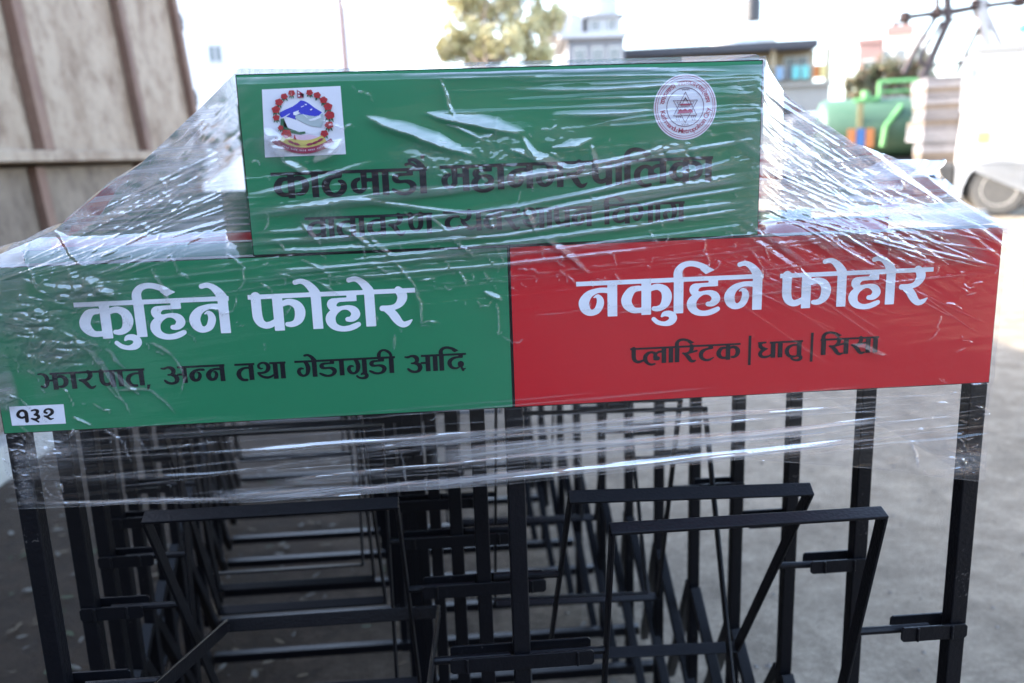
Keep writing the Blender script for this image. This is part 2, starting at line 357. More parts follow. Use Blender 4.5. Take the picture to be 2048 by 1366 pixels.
RA = [S((.58,.04,.2),(.66,.15,.26),(.67,.27,.255),(.59,.41,.2),(.47,.49,.155),(.30,.52,.15),(.14,.52,.155)), S((.22,.56,.12),(.37,.65,.22),(.47,.79,.24),(.56,.92,.2),(.66,.985,.165),(.78,.955,.13),(.89,.87,.04))]
THA = [S((.43,.34,.06),(.33,.36,.10),(.22,.28,.14),(.215,.15,.14),(.32,.045,.12),(.48,.02,.12),(.64,.09,.19),(.73,.26,.25),(.69,.43,.23),(.57,.555,.165),(.38,.61,.135),(.16,.605,.12)),
       S((.17,.63,.12),(.27,.76,.14),(.44,.86,.15),(.66,.90,.15),(.86,.84,.13),(1.04,.73,.11))]
DHA = [S((.08,.05,.12),(.45,.045,.12)), S((.30,.07,.10),(.16,.12,.18),(.17,.25,.24),(.27,.37,.22),(.42,.43,.18),(.58,.43,.05)), S((.42,.46,.16),(.25,.57,.2),(.165,.72,.245),(.22,.85,.21),(.36,.92,.165),(.54,.92,.145),(.70,.86,.12),(.80,.78,.1))]
TTHA = [P((.62,0),(.88,0),(.88,.22),(.62,.22)), S((.80,.23,.13),(.62,.235,.15),(.43,.28,.19),(.26,.43,.28),(.215,.60,.30),(.28,.79,.26),(.42,.91,.19),(.58,.935,.175),(.76,.87,.21),(.90,.71,.245),(.92,.57,.24),(.85,.45,.18),(.74,.41,.09))]
MA = [S((.37,.36,.13),(.25,.42,.18),(.165,.56,.24),(.20,.74,.21),(.32,.84,.155),(.44,.83,.16),(.54,.74,.2)), P((.44,0),(.69,0),(.67,.74),(.47,.80)), S((.66,.40,.14),(.92,.40,.14))]
NNA = [S((.15,.05,.24),(.15,.48,.24),(.20,.67,.22),(.32,.79,.17),(.46,.80,.165),(.58,.70,.2),(.65,.52,.245),(.655,.05,.24))]
VA = [S((.80,.285,.12),(.62,.265,.13),(.45,.30,.155),(.27,.43,.225),(.20,.60,.265),(.25,.77,.235),(.38,.87,.17),(.54,.885,.15),(.70,.83,.13),(.82,.76,.11))]
YA = [S((.55,.05,.23),(.555,.25,.235),(.48,.40,.185),(.34,.475,.13),(.20,.45,.1),(.11,.40,.07)), S((.18,.52,.15),(.30,.66,.2),(.44,.80,.2),(.60,.88,.165),(.76,.86,.13),(.94,.74,.1))]
BHA = [S((.06,.05,.1),(.25,.04,.12),(.42,.12,.19),(.52,.30,.25),(.52,.52,.25),(.46,.72,.19),(.34,.82,.14),(.22,.78,.16),(.17,.66,.18),(.24,.55,.12),(.34,.55,.08)), S((.60,.42,.13),(.95,.42,.13))]
JHA_L = [S((.06,.06,.1),(.22,.05,.12),(.38,.14,.2),(.46,.32,.25),(.45,.54,.25),(.40,.72,.2),(.28,.83,.14),(.14,.76,.12)), S((.55,.45,.12),(.85,.45,.12))]
#            shapes, advance, head-line start, (head line to the glyph's full advance)
GL = {
 'na': ([NA_BOWL, stem(.83)], 1.12, 0), 'n_': ([NA_BOWL], .90, 0),
 'ka': ([KA_L, stem(.62), ka_r(0)], 1.45, 0), 'u': ([], 0, 0), 'ha': (HA, .98, 0),
 'pha': ([PA_L, stem(.615), ka_r(0)], 1.52, 0), 'pa': ([PA_L, stem(.615)], .92, 0), 'p_': ([S((.20,.06,.26),(.20,.50,.26),(.215,.64,.255),(.27,.76,.22),(.38,.845,.185),(.50,.86,.17),(.70,.80,.14),(.84,.70,.12))], .66, 0),
 'aa': ([stem(.09)], .40, 0), 'ra': (RA, 1.02, 0), 'ta': (TA + [stem(.74)], 1.07, 0),
 'ga': (GA + [stem(.92)], 1.23, 0), 'da.': (DDA, 1.06, 0), 'a': (THREE + [S((.93,.49,.125),(1.22,.49,.125)), stem(1.15)], 1.46, .92),
 'tha': (THA + [stem(.97)], 1.27, .80), 'dha': (DHA + [stem(.75)], 1.05, .68),
 'da': ([P((.73,0),(.98,0),(.98,.28),(.73,.28)), S((.90,.235,.12),(.66,.24,.125),(.45,.29,.155),(.27,.44,.24),(.235,.62,.255),(.32,.80,.195),(.46,.885,.15),(.62,.895,.11),(.76,.82,.1)), S((.845,.655,.37),(.85,.665,.37)), S((.88,.86,.13),(.96,1.02,.15)), S((.93,.98,.13),(1.10,.93,.06))], 1.16, 0),
 'la': (LA + [stem(1.10)], 1.40, 0), 's_': (SA_HALF, .90, 0), 'sa': (SA_HALF + [stem(.88)], 1.18, 0), 'tta': (TTA, 1.02, 0),
 'ttha': (TTHA, 1.14, 0), 'ma': (MA + [stem(.88)], 1.18, 0), 'nna': (NNA + [stem(.93)], 1.24, 0),
 'va': (VA + [stem(.74)], 1.06, 0), 'v_': ([VA[0]], .78, 0), 'ya': (YA + [stem(.90)], 1.20, 0),
 'bha': (BHA + [stem(.90)], 1.20, .72), 'jha': (JHA_L + [stem(.72), ka_r(.08)], 1.55, .62), 's_tha': (SA_HALF, .82, 0),
}
def lay(word):
    """word: list of tokens -> (shapes, head line intervals, width)"""
    out = []; head = []; x = 0.0; last = 0.0
    def put(sh, dx):
        for k, pts in sh:
            out.append((k, [(p[0] + dx, *p[1:]) for p in pts]))
    for t in word:
        if t == 'i':                                    # short i: stem before the consonant, arc over it
            put([stem(.04)], x); put(I_TOP(.03), x); head.append((x, x + .37)); x += .37; continue
        if t == 'ii':
            put([S((-.42,.10,.2),(-.43,-.10,.22),(-.38,-.25,.18),(-.27,-.36,.14),(-.12,-.385,.13),(.03,-.32,.155),(.16,-.20,.17),(.22,-.05,.17),(.22,.05,.17))], x); put([stem(.09)], x)
            head.append((x, x + .44)); x += .44; continue
        if t == 'e': put([E_HOOK(-.27)], x); continue
        if t == 'o': put([stem(.09), E_HOOK(.11)], x); head.append((x, x + .40)); x += .40; continue
        if t == 'au': put([stem(.09), E_HOOK(.11), S((-.42,-.13,.11),(-.25,-.165,.11),(-.08,-.08,.12),(.06,.03,.12)), S((.24,-.42,.17),(.25,-.42,.17))], x); head.append((x, x + .40)); x += .40; continue
        if t == 'u': put([U_MARK(-.50, 1.05)], x); continue
        if t == 'u2': put([U_MARK(-.62, 1.0)], x); continue
        sh, adv, h0 = GL[t]
        put(sh, x); head.append((x + h0, x + adv)); x += adv
    return out, head, x

def catmull(pts, n=14):
    P_ = np.array(pts, float)
    if len(P_) == 2: return np.array([P_[0] + (P_[1] - P_[0]) * t for t in np.linspace(0, 1, 40)])
    E = np.vstack([2 * P_[0] - P_[1], P_, 2 * P_[-1] - P_[-2]]); out = []
    for i in range(1, len(E) - 2):
        a, b, c, d = E[i-1], E[i], E[i+1], E[i+2]
        for t in np.linspace(0, 1, n, endpoint=False):
            out.append(0.5 * (2*b + (c-a)*t + (2*a-5*b+4*c-d)*t*t + (3*b-a-3*c+d)*t**3))
    out.append(E[-2]); return np.array(out)

class Raster:
    """union of pen strokes as a signed field, turned into one flat mesh by marching squares"""
    def __init__(s, x0, y0, x1, y1, h):
        s.h = h; s.x0 = x0; s.y0 = y0; s.nx = int((x1 - x0) / h) + 2; s.ny = int((y1 - y0) / h) + 2
        s.F = np.full((s.ny, s.nx), 1.0)
    def win(s, xa, ya, xb, yb):
        i0 = max(0, int((xa - s.x0) / s.h)); i1 = min(s.nx, int((xb - s.x0) / s.h) + 2)
        j0 = max(0, int((ya - s.y0) / s.h)); j1 = min(s.ny, int((yb - s.y0) / s.h) + 2)
        X = s.x0 + np.arange(i0, i1) * s.h; Y = s.y0 + np.arange(j0, j1) * s.h
        return (slice(j0, j1), slice(i0, i1)), X[None, :], Y[:, None]
    def disc(s, x, y, r):
        sl, X, Y = s.win(x - r - 2*s.h, y - r - 2*s.h, x + r + 2*s.h, y + r + 2*s.h)
        if X.size and Y.size: s.F[sl] = np.minimum(s.F[sl], np.hypot(X - x, Y - y) - r)
    def stroke(s, pts, n=14):
        for x, y, wd in catmull(pts, n): s.disc(x, y, max(wd, .01) / 2)
    def poly(s, pts):
        p = np.array(pts, float)
        area = np.sum(p[:, 0] * np.roll(p[:, 1], -1) - np.roll(p[:, 0], -1) * p[:, 1])
        if area < 0: p = p[::-1]
        sl, X, Y = s.win(p[:, 0].min() - 2*s.h, p[:, 1].min() - 2*s.h, p[:, 0].max() + 2*s.h, p[:, 1].max() + 2*s.h)
        if not (X.size and Y.size): return
        d = np.full((Y.shape[0], X.shape[1]), -9.0)
        for a, b in zip(p, np.roll(p, -1, 0)):
            e = b - a; L = math.hypot(*e) + 1e-9
            d = np.maximum(d, (e[1] * (X - a[0]) - e[0] * (Y - a[1])) / L)
        s.F[sl] = np.minimum(s.F[sl], d)
    def mesh(s):
        F = s.F; vs = []; fs = []; vid = {}
        def node(i, j):
            k = (0, i, j)
            if k not in vid: vid[k] = len(vs); vs.append((s.x0 + i*s.h, s.y0 + j*s.h))
            return vid[k]
        def edge(i, j, i2, j2):
            k = (1, min((i, j), (i2, j2)), max((i, j), (i2, j2)))
            if k not in vid:
                a, b = F[j, i], F[j2, i2]; t = min(.98, max(.02, a / (a - b)))
                vid[k] = len(vs); vs.append((s.x0 + (i + (i2-i)*t)*s.h, s.y0 + (j + (j2-j)*t)*s.h))
            return vid[k]
        ins = F < 0
        cnt = ins[:-1, :-1].astype(int) + ins[1:, :-1] + ins[:-1, 1:] + ins[1:, 1:]
        for j in range(cnt.shape[0]):
            row = cnt[j]; idx = np.nonzero(row)[0]; run = None
            k = 0
            while k < len(idx):
                i = idx[k]
                if row[i] == 4:
                    e = k
                    while e + 1 < len(idx) and idx[e+1] == idx[e] + 1 and row[idx[e+1]] == 4: e += 1
                    i2 = idx[e] + 1
                    fs.append((node(i, j), node(i2, j), node(i2, j+1), node(i, j+1))); k = e + 1; continue
                c = [(i, j), (i+1, j), (i+1, j+1), (i, j+1)]; poly = []
                for q in range(4):
                    a = c[q]; b = c[(q+1) % 4]; ia = F[a[1], a[0]] < 0; ib = F[b[1], b[0]] < 0
                    if ia: poly.append(node(*a))
                    if ia != ib: poly.append(edge(*a, *b))
                if len(poly) > 2: fs.append(tuple(poly))
                k += 1
        return vs, fs

def word_raster(R, word, conv_scale):
    """draw a word into raster R; conv_scale(x, y, w) -> raster coordinates"""
    sh, head, wd = lay(word)
    for k, pts in sh:
        if k == 's': R.stroke([conv_scale(*p) for p in pts])
        else: R.poly([conv_scale(p[0], p[1], 0)[:2] for p in pts])
    merged = []
    for a, b in sorted(head):
        if merged and a <= merged[-1][1] + .02: merged[-1][1] = max(b, merged[-1][1])
        else: merged.append([a, b])
    for a, b in merged:
        R.poly([conv_scale(x, y, 0)[:2] for x, y in ((a, 0), (b, 0), (b, .125), (a, .125))])

FACE_Y = -0.0130
def lettering(name, words, matl, parent, ylayer):
    """words: (tokens, pixel start, pixel end, height in metres)"""
    mb = MB()
    for toks, p0, p1, hgt in words:
        x0, z0 = sign_uv(*p0); x1, z1 = sign_uv(*p1)
        z = (z0 + z1) / 2
        wd = lay(toks)[2]; sx = (x1 - x0) / wd
        k = (sx / hgt)
        R = Raster(-.15 * k, -.60, (wd + .15) * k, 1.55, 0.016)
        word_raster(R, toks, lambda x, y, w: (x * k, y, w * min(1.0, .5 + .5 * k)))
        vs, fs = R.mesh()
        mb.add([(x0 + vx * hgt, ylayer, z - vy * hgt) for vx, vy in vs], fs)
    return mb.build(name, matl, parent)

# ------------------------------------------------------------------ the bin rack
HW, PB, PT = 0.600, 1.150, 1.346          # half width, lower panel bottom / top
HX0, HX1, HT = -0.293, 0.297, 1.546       # header
PIVOT_Z = 0.806
def make_rack(full):
    root = empty('bin_rack')
    def panel(name, x0, x1, z0, z1, front):
        b = MB()
        y0, y1 = FACE_Y, 0.012
        b.box((x0, y0 + .001, z0), (x1, y1, z1), 0)
        b.add([(x0 + .0012, y0, z0 + .0012), (x1 - .0012, y0, z0 + .0012), (x1 - .0012, y0, z1 - .0012), (x0 + .0012, y0, z1 - .0012)], [(0, 1, 2, 3)], 1)
        return b.build(name, [BLACK, front], root)
    parts = {}
    parts['green'] = panel('lower_panel', -HW, -0.0006, PB, PT, GREEN)
    parts['red'] = panel('lower_panel', 0.0006, HW, PB, PT, RED)
    parts['head'] = panel('header_panel', HX0, HX1, PT + .001, HT, GREEN)
    for x in (-HW + .011, 0.0, HW - .011):
        MB().box((x - .011, -.011, 0.03), (x + .011, .011, PB - .001)).build('post', BLACK, root, bevel=.0018)
    for sx in (-1, 1):
        x = sx * (HW - .011)
        for sy in (-1, 1):
            MB().bar((x, sy * .012, .50), (x + sx * .05, sy * .385, .02), .022, .022, (0, 1, 0)).build('leg', BLACK, root, bevel=.0015)
    MB().bar((-HW - .02, .372, .055), (HW + .02, .372, .055), .025, .025).build('floor_rail', BLACK, root, bevel=.0015)
    # hinge brackets: pairs of welded plates clamping the pivot pins
    def plates(name, x0, x1):
        b = MB()
        for y in (-.0150, .0150):
            n = .0035; z0, z1 = PIVOT_Z - .0105, PIVOT_Z + .0105
            pts = [(x0 + n, z0), (x1 - n, z0), (x1, z0 + n), (x1, z1 - n), (x1 - n, z1), (x0 + n, z1), (x0, z1 - n), (x0, z0 + n)]
            b.prism(pts, y - .0017, y + .0017)
        for x in (x0 + .022, x1 - .022):                     # weld beads
            b.tube((x, -.0175, PIVOT_Z - .010), (x, -.0175, PIVOT_Z + .010), .0022, n=6)
        return b.build(name, BLACK, root, bevel=.0008)
    plates('hinge_bracket', -HW + .001, -.508); plates('hinge_bracket', -.094, .094); plates('hinge_bracket', .508, HW - .001)
    hoops = []
    for cx in (-.287, .287):
        hw, up, dn, t, wd = .172, .205, .278, .0045, .021
        b = MB()
        b.box((-hw, -wd/2, up - t), (hw, wd/2, up)); b.box((-hw, -wd/2, -dn), (hw, wd/2, -dn + t))
        b.box((-hw, -wd/2, -dn + t), (-hw + t, wd/2, up - t)); b.box((hw - t, -wd/2, -dn + t), (hw, wd/2, up - t))
        for sx in (-1, 1):
            for zz in (up - t, -dn + t):
                for yy in (-.007, .0, .007):
                    b.lathe((sx*(hw - t*.6), yy - .003, zz), (0, 1, 0), [(0, .0012), (.0015, .0042), (.0045, .0042), (.006, .0012)], 7)
        hp = b.build('bag_hoop', BLACK, root, bevel=.0012, loc=(cx, 0, PIVOT_Z))
        for s in (-1, 1):
            MB().tube((s * hw, 0, 0), (s * (hw + .10), 0, 0), .0055, n=10).build('pivot_pin', BLACK, hp, smooth=False)
        hoops.append(hp)
    return root, parts, hoops

front, fp, fh = make_rack(True)
tag(front, 'front bin rack carrying the green and red lettered sign and round city seal', 'bin rack', 'bin racks wrapped together in a row')
proto = copy_tree(front)                                      # plain copies: no lettering added yet
YS = [0.195, 0.365, 0.525, 0.695, 0.885, 1.08, 1.27, 1.48, 1.67, 1.90, 2.10, 2.31]
XS = [-.042, -.083, -.125, -.160, -.192, -.225, -.265, -.305, -.335, -.375, -.415, -.455]
ORD = ['second', 'third', 'fourth', 'fifth', 'sixth', 'seventh', 'eighth', 'ninth', 'tenth', 'eleventh', 'twelfth', 'last']
LEFT = [27, -6, 22, 12, -14, 26, 8, 18, -10, 15, 20, 5]
RIGHT = [32, -28, 14, -34, 20, -20, 9, 24, -15, 12, 26, 8]
fh[0].rotation_euler.x = math.radians(73); fh[1].rotation_euler.x = math.radians(15); fh[1].location.x -= .005
for i, (yy, xx) in enumerate(zip(YS, XS)):
    r = proto if i == 0 else copy_tree(proto)
    r.location = (xx, yy, 0)
    pos = 'rearmost' if ORD[i] == 'last' else ORD[i]
    turned = i == 1
    r['label'] = f'black steel bin rack, {pos} in the row counted from the lettered front rack'
    kids = [o for o in bpy.data.objects if o.parent == r]
    hp = sorted([o for o in kids if o.name.startswith('bag_hoop')], key=lambda o: o.location.x)
    hp[0].rotation_euler.x = math.radians(LEFT[i]); hp[1].rotation_euler.x = math.radians(RIGHT[i])
    if i == 0: hp[1].rotation_euler.y = .028; hp[1].location.z += .004
    if turned:                                               # some racks stand the other way round
        for o in kids:
            if o.name.startswith('lower_panel'):
                mid = sum(v.co.x for v in o.data.vertices) / len(o.data.vertices)
                o.location.x = 0.6 if mid < 0 else -0.6

# lettering on the front rack
LY = FACE_Y - .0006
lettering('lettering', [(['ka','u','i','ha','na','e'], (147,606), (457,591), .0435), (['pha','o','ha','o','ra'], (495,589.5), (830,576), .0435)], WHITE_INK, fp['green'], LY)
lettering('lettering', [
    (['jha','aa','ra','pa','aa','ta'], (74,747), (289,736), .0205), (['a','n_','na'], (320,733.5), (449,728.5), .0205), (['ta','tha','aa'], (468.6,727.5), (571,722.5), .0205),
    (['ga','e','da.','aa','ga','u2','da.','ii'], (588.6,721.5), (790,712), .0205), (['a','aa','i','da'], (808,711), (932,705.5), .0205)], BLACK_INK, fp['green'], LY)
lettering('lettering', [(['na','ka','u','i','ha','na','e'], (1152,563), (1527,548), .0435), (['pha','o','ha','o','ra'], (1560,547), (1867,534.5), .0435)], WHITE_INK, fp['red'], LY)
lr = lettering('lettering', [(['p_','la','aa','i','s_','tta','ka'], (1260,696), (1481,685.5), .0205), (['dha','aa','ta','u2'], (1514.6,684), (1606,680), .0205), (['i','sa','sa','aa'], (1641,677), (1758,672.5), .0205)], BLACK_INK, fp['red'], LY)
bars = MB()
for px, ya, yb in ((1500, 671, 730), (1624.5, 665, 723)):
    xa, za = sign_uv(px, ya); xb, zb = sign_uv(px, yb)
    bars.add([(xa - .0017, LY, zb), (xa + .0017, LY, zb), (xa + .0017, LY, za), (xa - .0017, LY, za)], [(0, 1, 2, 3)])
bars.build('divider_bars', BLACK_INK, fp['red'])
cm = MB(); x, z = sign_uv(297, 772)
cm.add([(x - .002, LY, z - .004), (x + .0005, LY, z - .004), (x + .0030, LY, z + .002), (x - .001, LY, z + .002)], [(0, 1, 2, 3)]); cm.build('comma', BLACK_INK, fp['green'])
lettering('lettering', [(['ka','aa','ttha','ma','aa','da.','au'], (541,347), (854,333), .0290), (['ma','ha','aa','na','ga','ra','pa','aa','i','la','ka','aa'], (879,332), (1426,311.5), .0290)], BLACK_INK, fp['head'], LY)
lettering('lettering', [(['va','aa','ta','aa','va','ra','nna'], (609,436), (864.5,424), .0235), (['v_','ya','va','s_','tha','aa','pa','na'], (885.5,423.5), (1184,410), .0235), (['i','va','bha','aa','ga'], (1207,408.5), (1369,402), .0235)], BLACK_INK, fp['head'], LY)

# number sticker
ns = MB()
def quad_px(mb, pts, y, mi):
    mb.add([(sign_uv(*p)[0], y, sign_uv(*p)[1]) for p in pts], [tuple(range(len(pts)))], mi)
def zp(x, y): return (10 + x / 14.63, 790 + y / 14.63)
quad_px(ns, [zp(125, 340), zp(1720, 262), zp(1790, 832), zp(215, 895)], LY, 0)
R = Raster(-.2, -.2, 2.7, 1.3, .016)
for st in ([(.62,.60,.18),(.40,.68,.18),(.20,.58,.20),(.13,.38,.21),(.25,.16,.2),(.45,.10,.2),(.62,.22,.23),(.68,.45,.24),(.72,.98,.24)],
           [(1.02,.14,.12),(1.2,.07,.15),(1.38,.16,.21),(1.36,.34,.19),(1.18,.46,.1)], [(1.2,.47,.12),(1.42,.54,.2),(1.46,.70,.21),(1.28,.82,.15),(1.02,.78,.13)], [(1.1,.83,.12),(1.3,.92,.15),(1.46,1.06,.12)],
           [(1.98,.36,.16),(1.85,.28,.16),(1.90,.12,.15),(2.08,.04,.14),(2.28,.12,.2),(2.34,.32,.23),(2.22,.50,.19),(2.02,.62,.15),(1.84,.60,.12)], [(1.86,.62,.12),(2.06,.72,.16),(2.22,.86,.16),(2.42,.82,.07)]): R.stroke(st)
vs, fs = R.mesh()
def dig(vx, vy):
    X, Y = 330 + 455 * vx, 420 + 360 * vy - 16 * vx
    return sign_uv(*zp(X, Y))
ns.add([(dig(*v)[0], LY - .0005, dig(*v)[1]) for v in vs], fs, 1)
ns.build('number_sticker', [PAPER, BLACK_INK], fp['green'])

# national emblem sticker
em = MB(); EM = [PAPER, E_RED, E_MAROON, E_GREEN, E_BLUE, E_GREY, E_YEL, E_PINK, E_INK, WHITE_INK]
def ep(x, y): return (515 + x / 9.106, 165 + y / 9.106)
EL = LY
def epoly(pts, mi, lv):
    pts2 = [sign_uv(*ep(*p)) for p in pts]
    bm = bmesh.new(); vsx = [bm.verts.new((p[0], EL - .00045 * lv, p[1])) for p in pts2]; bm.faces.new(vsx)
    bmesh.ops.triangulate(bm, faces=bm.faces); bm.verts.index_update()
    em.add([v.co[:] for v in bm.verts], [tuple(v.index for v in f.verts) for f in bm.faces], mi); bm.free()
epoly([(82,128),(1512,64),(1612,1305),(140,1365)], 0, 0)
epoly([(410,545),(520,490),(640,440),(720,385),(790,325),(850,335),(930,375),(1040,460),(1180,545),(1120,600),(1050,615),(930,600),(800,590),(720,600),(700,680),(620,650),(520,620),(440,640),(412,610)], 4, 1)
epoly([(700,600),(800,580),(900,590),(1000,620),(1100,610),(1200,560),(1215,700),(1160,820),(1000,800),(870,750),(760,690),(690,650)], 5, 2)
for a in ([(655,545),(720,520),(760,505),(745,545),(790,560),(700,600),(660,590)], [(860,395),(900,390),(905,415),(875,415)], [(795,440),(850,420),(855,432),(800,455)], [(960,490),(1005,475),(1000,500),(970,510)], [(820,570),(850,580),(930,650),(900,640)], [(450,645),(600,560),(590,580),(470,655)], [(930,680),(1060,640),(1150,590),(1160,640),(1050,690),(960,700)]): epoly(a, 9, 3)
epoly([(425,665),(480,650),(480,800),(560,830),(680,870),(760,905),(870,890),(880,930),(790,950),(660,930),(560,900),(470,870),(420,830)], 3, 2)
epoly([(490,700),(560,640),(660,660),(760,700),(880,770),(980,810),(1150,830),(1180,900),(1040,950),(900,930),(870,890),(760,900),(640,850),(500,790)], 0, 1)
epoly([(620,950),(760,960),(950,950),(1100,980),(1130,1010),(1000,1060),(850,1080),(700,1060),(610,1000)], 7, 3)
epoly([(660,1040),(680,945),(720,1045)], 1, 4)
def arcband(cx, cy, r0, r1, a0, a1, mi, lv, n=22):
    o = [(cx + r0*math.cos(math.radians(a)), cy + r0*math.sin(math.radians(a))) for a in np.linspace(a0, a1, n)]
    i = [(cx + r1*math.cos(math.radians(a)), cy + r1*math.sin(math.radians(a))) for a in np.linspace(a1, a0, n)]
    epoly(o + i, mi, lv)
arcband(850, 410, 790, 640, 58, 124, 6, 4)
arcband(850, 385, 910, 800, 52, 130, 2, 5)
for (x, y, a) in ((620,1085,25),(720,1120,18),(960,1125,-12),(1060,1095,-22),(1150,1050,-30)):
    c_, s_ = math.cos(math.radians(a)), math.sin(math.radians(a))
    epoly([(x + dx*c_ - dy*s_, y + dx*s_ + dy*c_) for dx, dy in ((-75,0),(-30,-22),(30,-20),(75,0),(30,20),(-30,22))], 2, 6)
for k in range(26):                                          # the tiny motto on the ribbon
    a = math.radians(118 - k * 2.15); r = 855
    x, y = 850 + r*math.cos(a), 385 + r*math.sin(a)
    epoly([(x-9, y-16), (x+8, y-14), (x+7, y+14), (x-7, y+10)], 7 if k % 5 else 2, 6)
def flower(x, y, r, seed):
    rr = random.Random(seed)
    for k in range(3):
        a = math.pi / 2 + (k - 1) * .5 + rr.uniform(-.2, .2); L = r * 1.75; s = r * .22
        ca, sa_ = math.cos(a), math.sin(a)
        epoly([(x, y), (x + ca*L*.6 - sa_*s, y + sa_*L*.6 + ca*s), (x + ca*L, y + sa_*L), (x + ca*L*.6 + sa_*s, y + sa_*L*.6 - ca*s)], 3, 3)
    n = 14
    epoly([(x + r*(1 + .14*math.sin(5*t + seed))*math.cos(t), y + r*.86*(1 + .14*math.sin(5*t + seed))*math.sin(t)) for t in np.linspace(0, 2*math.pi, n, endpoint=False)], 1, 5)
    for t in (0.4, 2.3, 4.4): epoly([(x + r*.5*math.cos(t), y + r*.5*math.sin(t)), (x + r*.55*math.cos(t+.5), y + r*.5*math.sin(t+.5)), (x + r*.2*math.cos(t+.3), y + r*.2*math.sin(t+.3))], 8, 6)
for i, (x, y, r) in enumerate(((630,195,62),(495,255,62),(400,360,72),(345,495,76),(350,640,62),(430,825,50),(535,935,92),(955,185,60),(1095,232,64),(1210,320,70),(1290,440,78),(1320,595,86),(1310,775,78),(1225,930,70))): flower(x, y, r, i)
epoly([(720,135),(850,207),(775,212),(845,280),(735,285)], 2, 3)
epoly([(740,165),(770,185),(768,205),(745,200)], 0, 4); epoly([(748,225),(775,235),(775,258),(750,262)], 0, 4)
em.build('emblem_sticker', EM, fp['head'])

# round city seal
se = MB(); SM = [PAPER, SEAL_RED, E_INK]
def sp_(x, y): return (1300 + x / 9.42, 140 + y / 9.42)
scx, scz = sign_uv(*sp_(660, 700)); sr = abs(sign_uv(*sp_(1250, 700))[0] - sign_uv(*sp_(65, 700))[0]) / 2
def disc(r0, r1, mi, lv, n=72):
    if r0 == 0: se.add([(scx + r1*math.cos(t), LY - .00045*lv, scz + r1*math.sin(t)) for t in np.linspace(0, 2*math.pi, n, endpoint=False)], [tuple(range(n))], mi)
    else:
        vs = [(scx + r*math.cos(t), LY - .00045*lv, scz + r*math.sin(t)) for t in np.linspace(0, 2*math.pi, n, endpoint=False) for r in (r0, r1)]
        se.add(vs, [(2*i, 2*i+1, (2*i+3) % (2*n), (2*i+2) % (2*n)) for i in range(n)], mi)
disc(0, sr, 0, 0); disc(sr*.935, sr*.955, 1, 1); disc(sr*.875, sr*.89, 1, 1); disc(sr*.575, sr*.595, 2, 1)
def sline(pts, wd, mi, lv=1):
    for (x0, y0), (x1, y1) in zip(pts[:-1], pts[1:]):
        a = Vector((scx + x0*sr, scz + y0*sr)); b = Vector((scx + x1*sr, scz + y1*sr)); d = (b - a).normalized(); nn = Vector((-d.y, d.x)) * wd * sr / 2; a -= d*wd*sr*.4; b += d*wd*sr*.4
        se.add([(q.x, LY - .00045*lv, q.y) for q in (a - nn, b - nn, b + nn, a + nn)], [(0, 1, 2, 3)], mi)
T1 = [(0, .455), (-.37, -.255), (.37, -.255), (0, .455)]; T2 = [(0, -.47), (-.38, .205), (.38, .205), (0, -.47)]
sline(T1, .016, 2, 1); sline(T2, .016, 2, 2)
sline([(0,.30),(-.13,.03),(.13,.03),(0,.30)], .012, 2, 3); sline([(-.27,.16),(-.15,.16),(-.21,.06),(-.27,.16)], .012, 2, 3); sline([(.27,.16),(.15,.16),(.21,.06),(.27,.16)], .012, 2, 3)
sline([(-.06,.19),(0,.27),(.06,.19)], .03, 2, 3); sline([(-.15,.08),(.15,.08)], .05, 1, 3); sline([(-.22,.0),(.22,.0)], .015, 2, 4)
se.add([(scx + x*sr, LY - .00045*4, scz + y*sr) for x, y in ((-.27,-.2),(.24,-.17),(.22,-.10),(.14,-.06),(.06,-.10),(-.02,-.04),(-.10,-.10),(-.16,-.05),(-.2,-.08))], [tuple(range(9))], 1)
for q in ((-.28,-.30),(-.22,-.30),(-.16,-.30),(-.27,-.39),(-.2,-.39),(.20,-.30),(.26,-.30),(.32,-.30),(.23,-.39),(.30,-.39),(-.1,.52),(-.05,.52),(0,.52),(.05,.52),(.10,.52),(-.1,-.53),(-.04,-.53),(.02,-.53),(.08,-.53)):
    sline([(q[0]-.015, q[1]+.02), (q[0]+.015, q[1]+.02), (q[0]+.012, q[1]-.02)], .014, 2, 1)
# upper arc in Devanagari
RS = Raster(-1, -1, 1, 1, .0075)
toks = [['ka','aa','ttha','ma','aa','da.','au'], ['ma','ha','aa','na','ga','ra','pa','aa','i','la','ka','aa']]
a_from, a_to = math.radians(172), math.radians(10); hgt = .125; rr0 = .80
W1, W2 = lay(toks[0])[2], lay(toks[1])[2]; tot = W1 + W2 + .7
for tk, off in ((toks[0], 0), (toks[1], W1 + .7)):
    def cv(x, y, wd, off=off):
        a = a_from + (a_to - a_from) * (x + off) / tot; r = rr0 - y * hgt
        return (r*math.cos(a), r*math.sin(a), wd * hgt * .85)
    sh, head, wdt = lay(tk)
    for k, pts in sh:
        if k == 's': RS.stroke([cv(*p) for p in pts], 6)
        else: RS.poly([cv(p[0], p[1], 0)[:2] for p in pts])
    for a, b in head:
        for u in np.linspace(a, b, 4)[:-1]: RS.poly([cv(x_, y_, 0)[:2] for x_, y_ in ((u, 0), (u + (b-a)/3, 0), (u + (b-a)/3, .14), (u, .14))])
vs, fs = RS.mesh(); se.add([(scx + v[0]*sr, LY - .0005, scz + v[1]*sr) for v in vs], fs, 1)
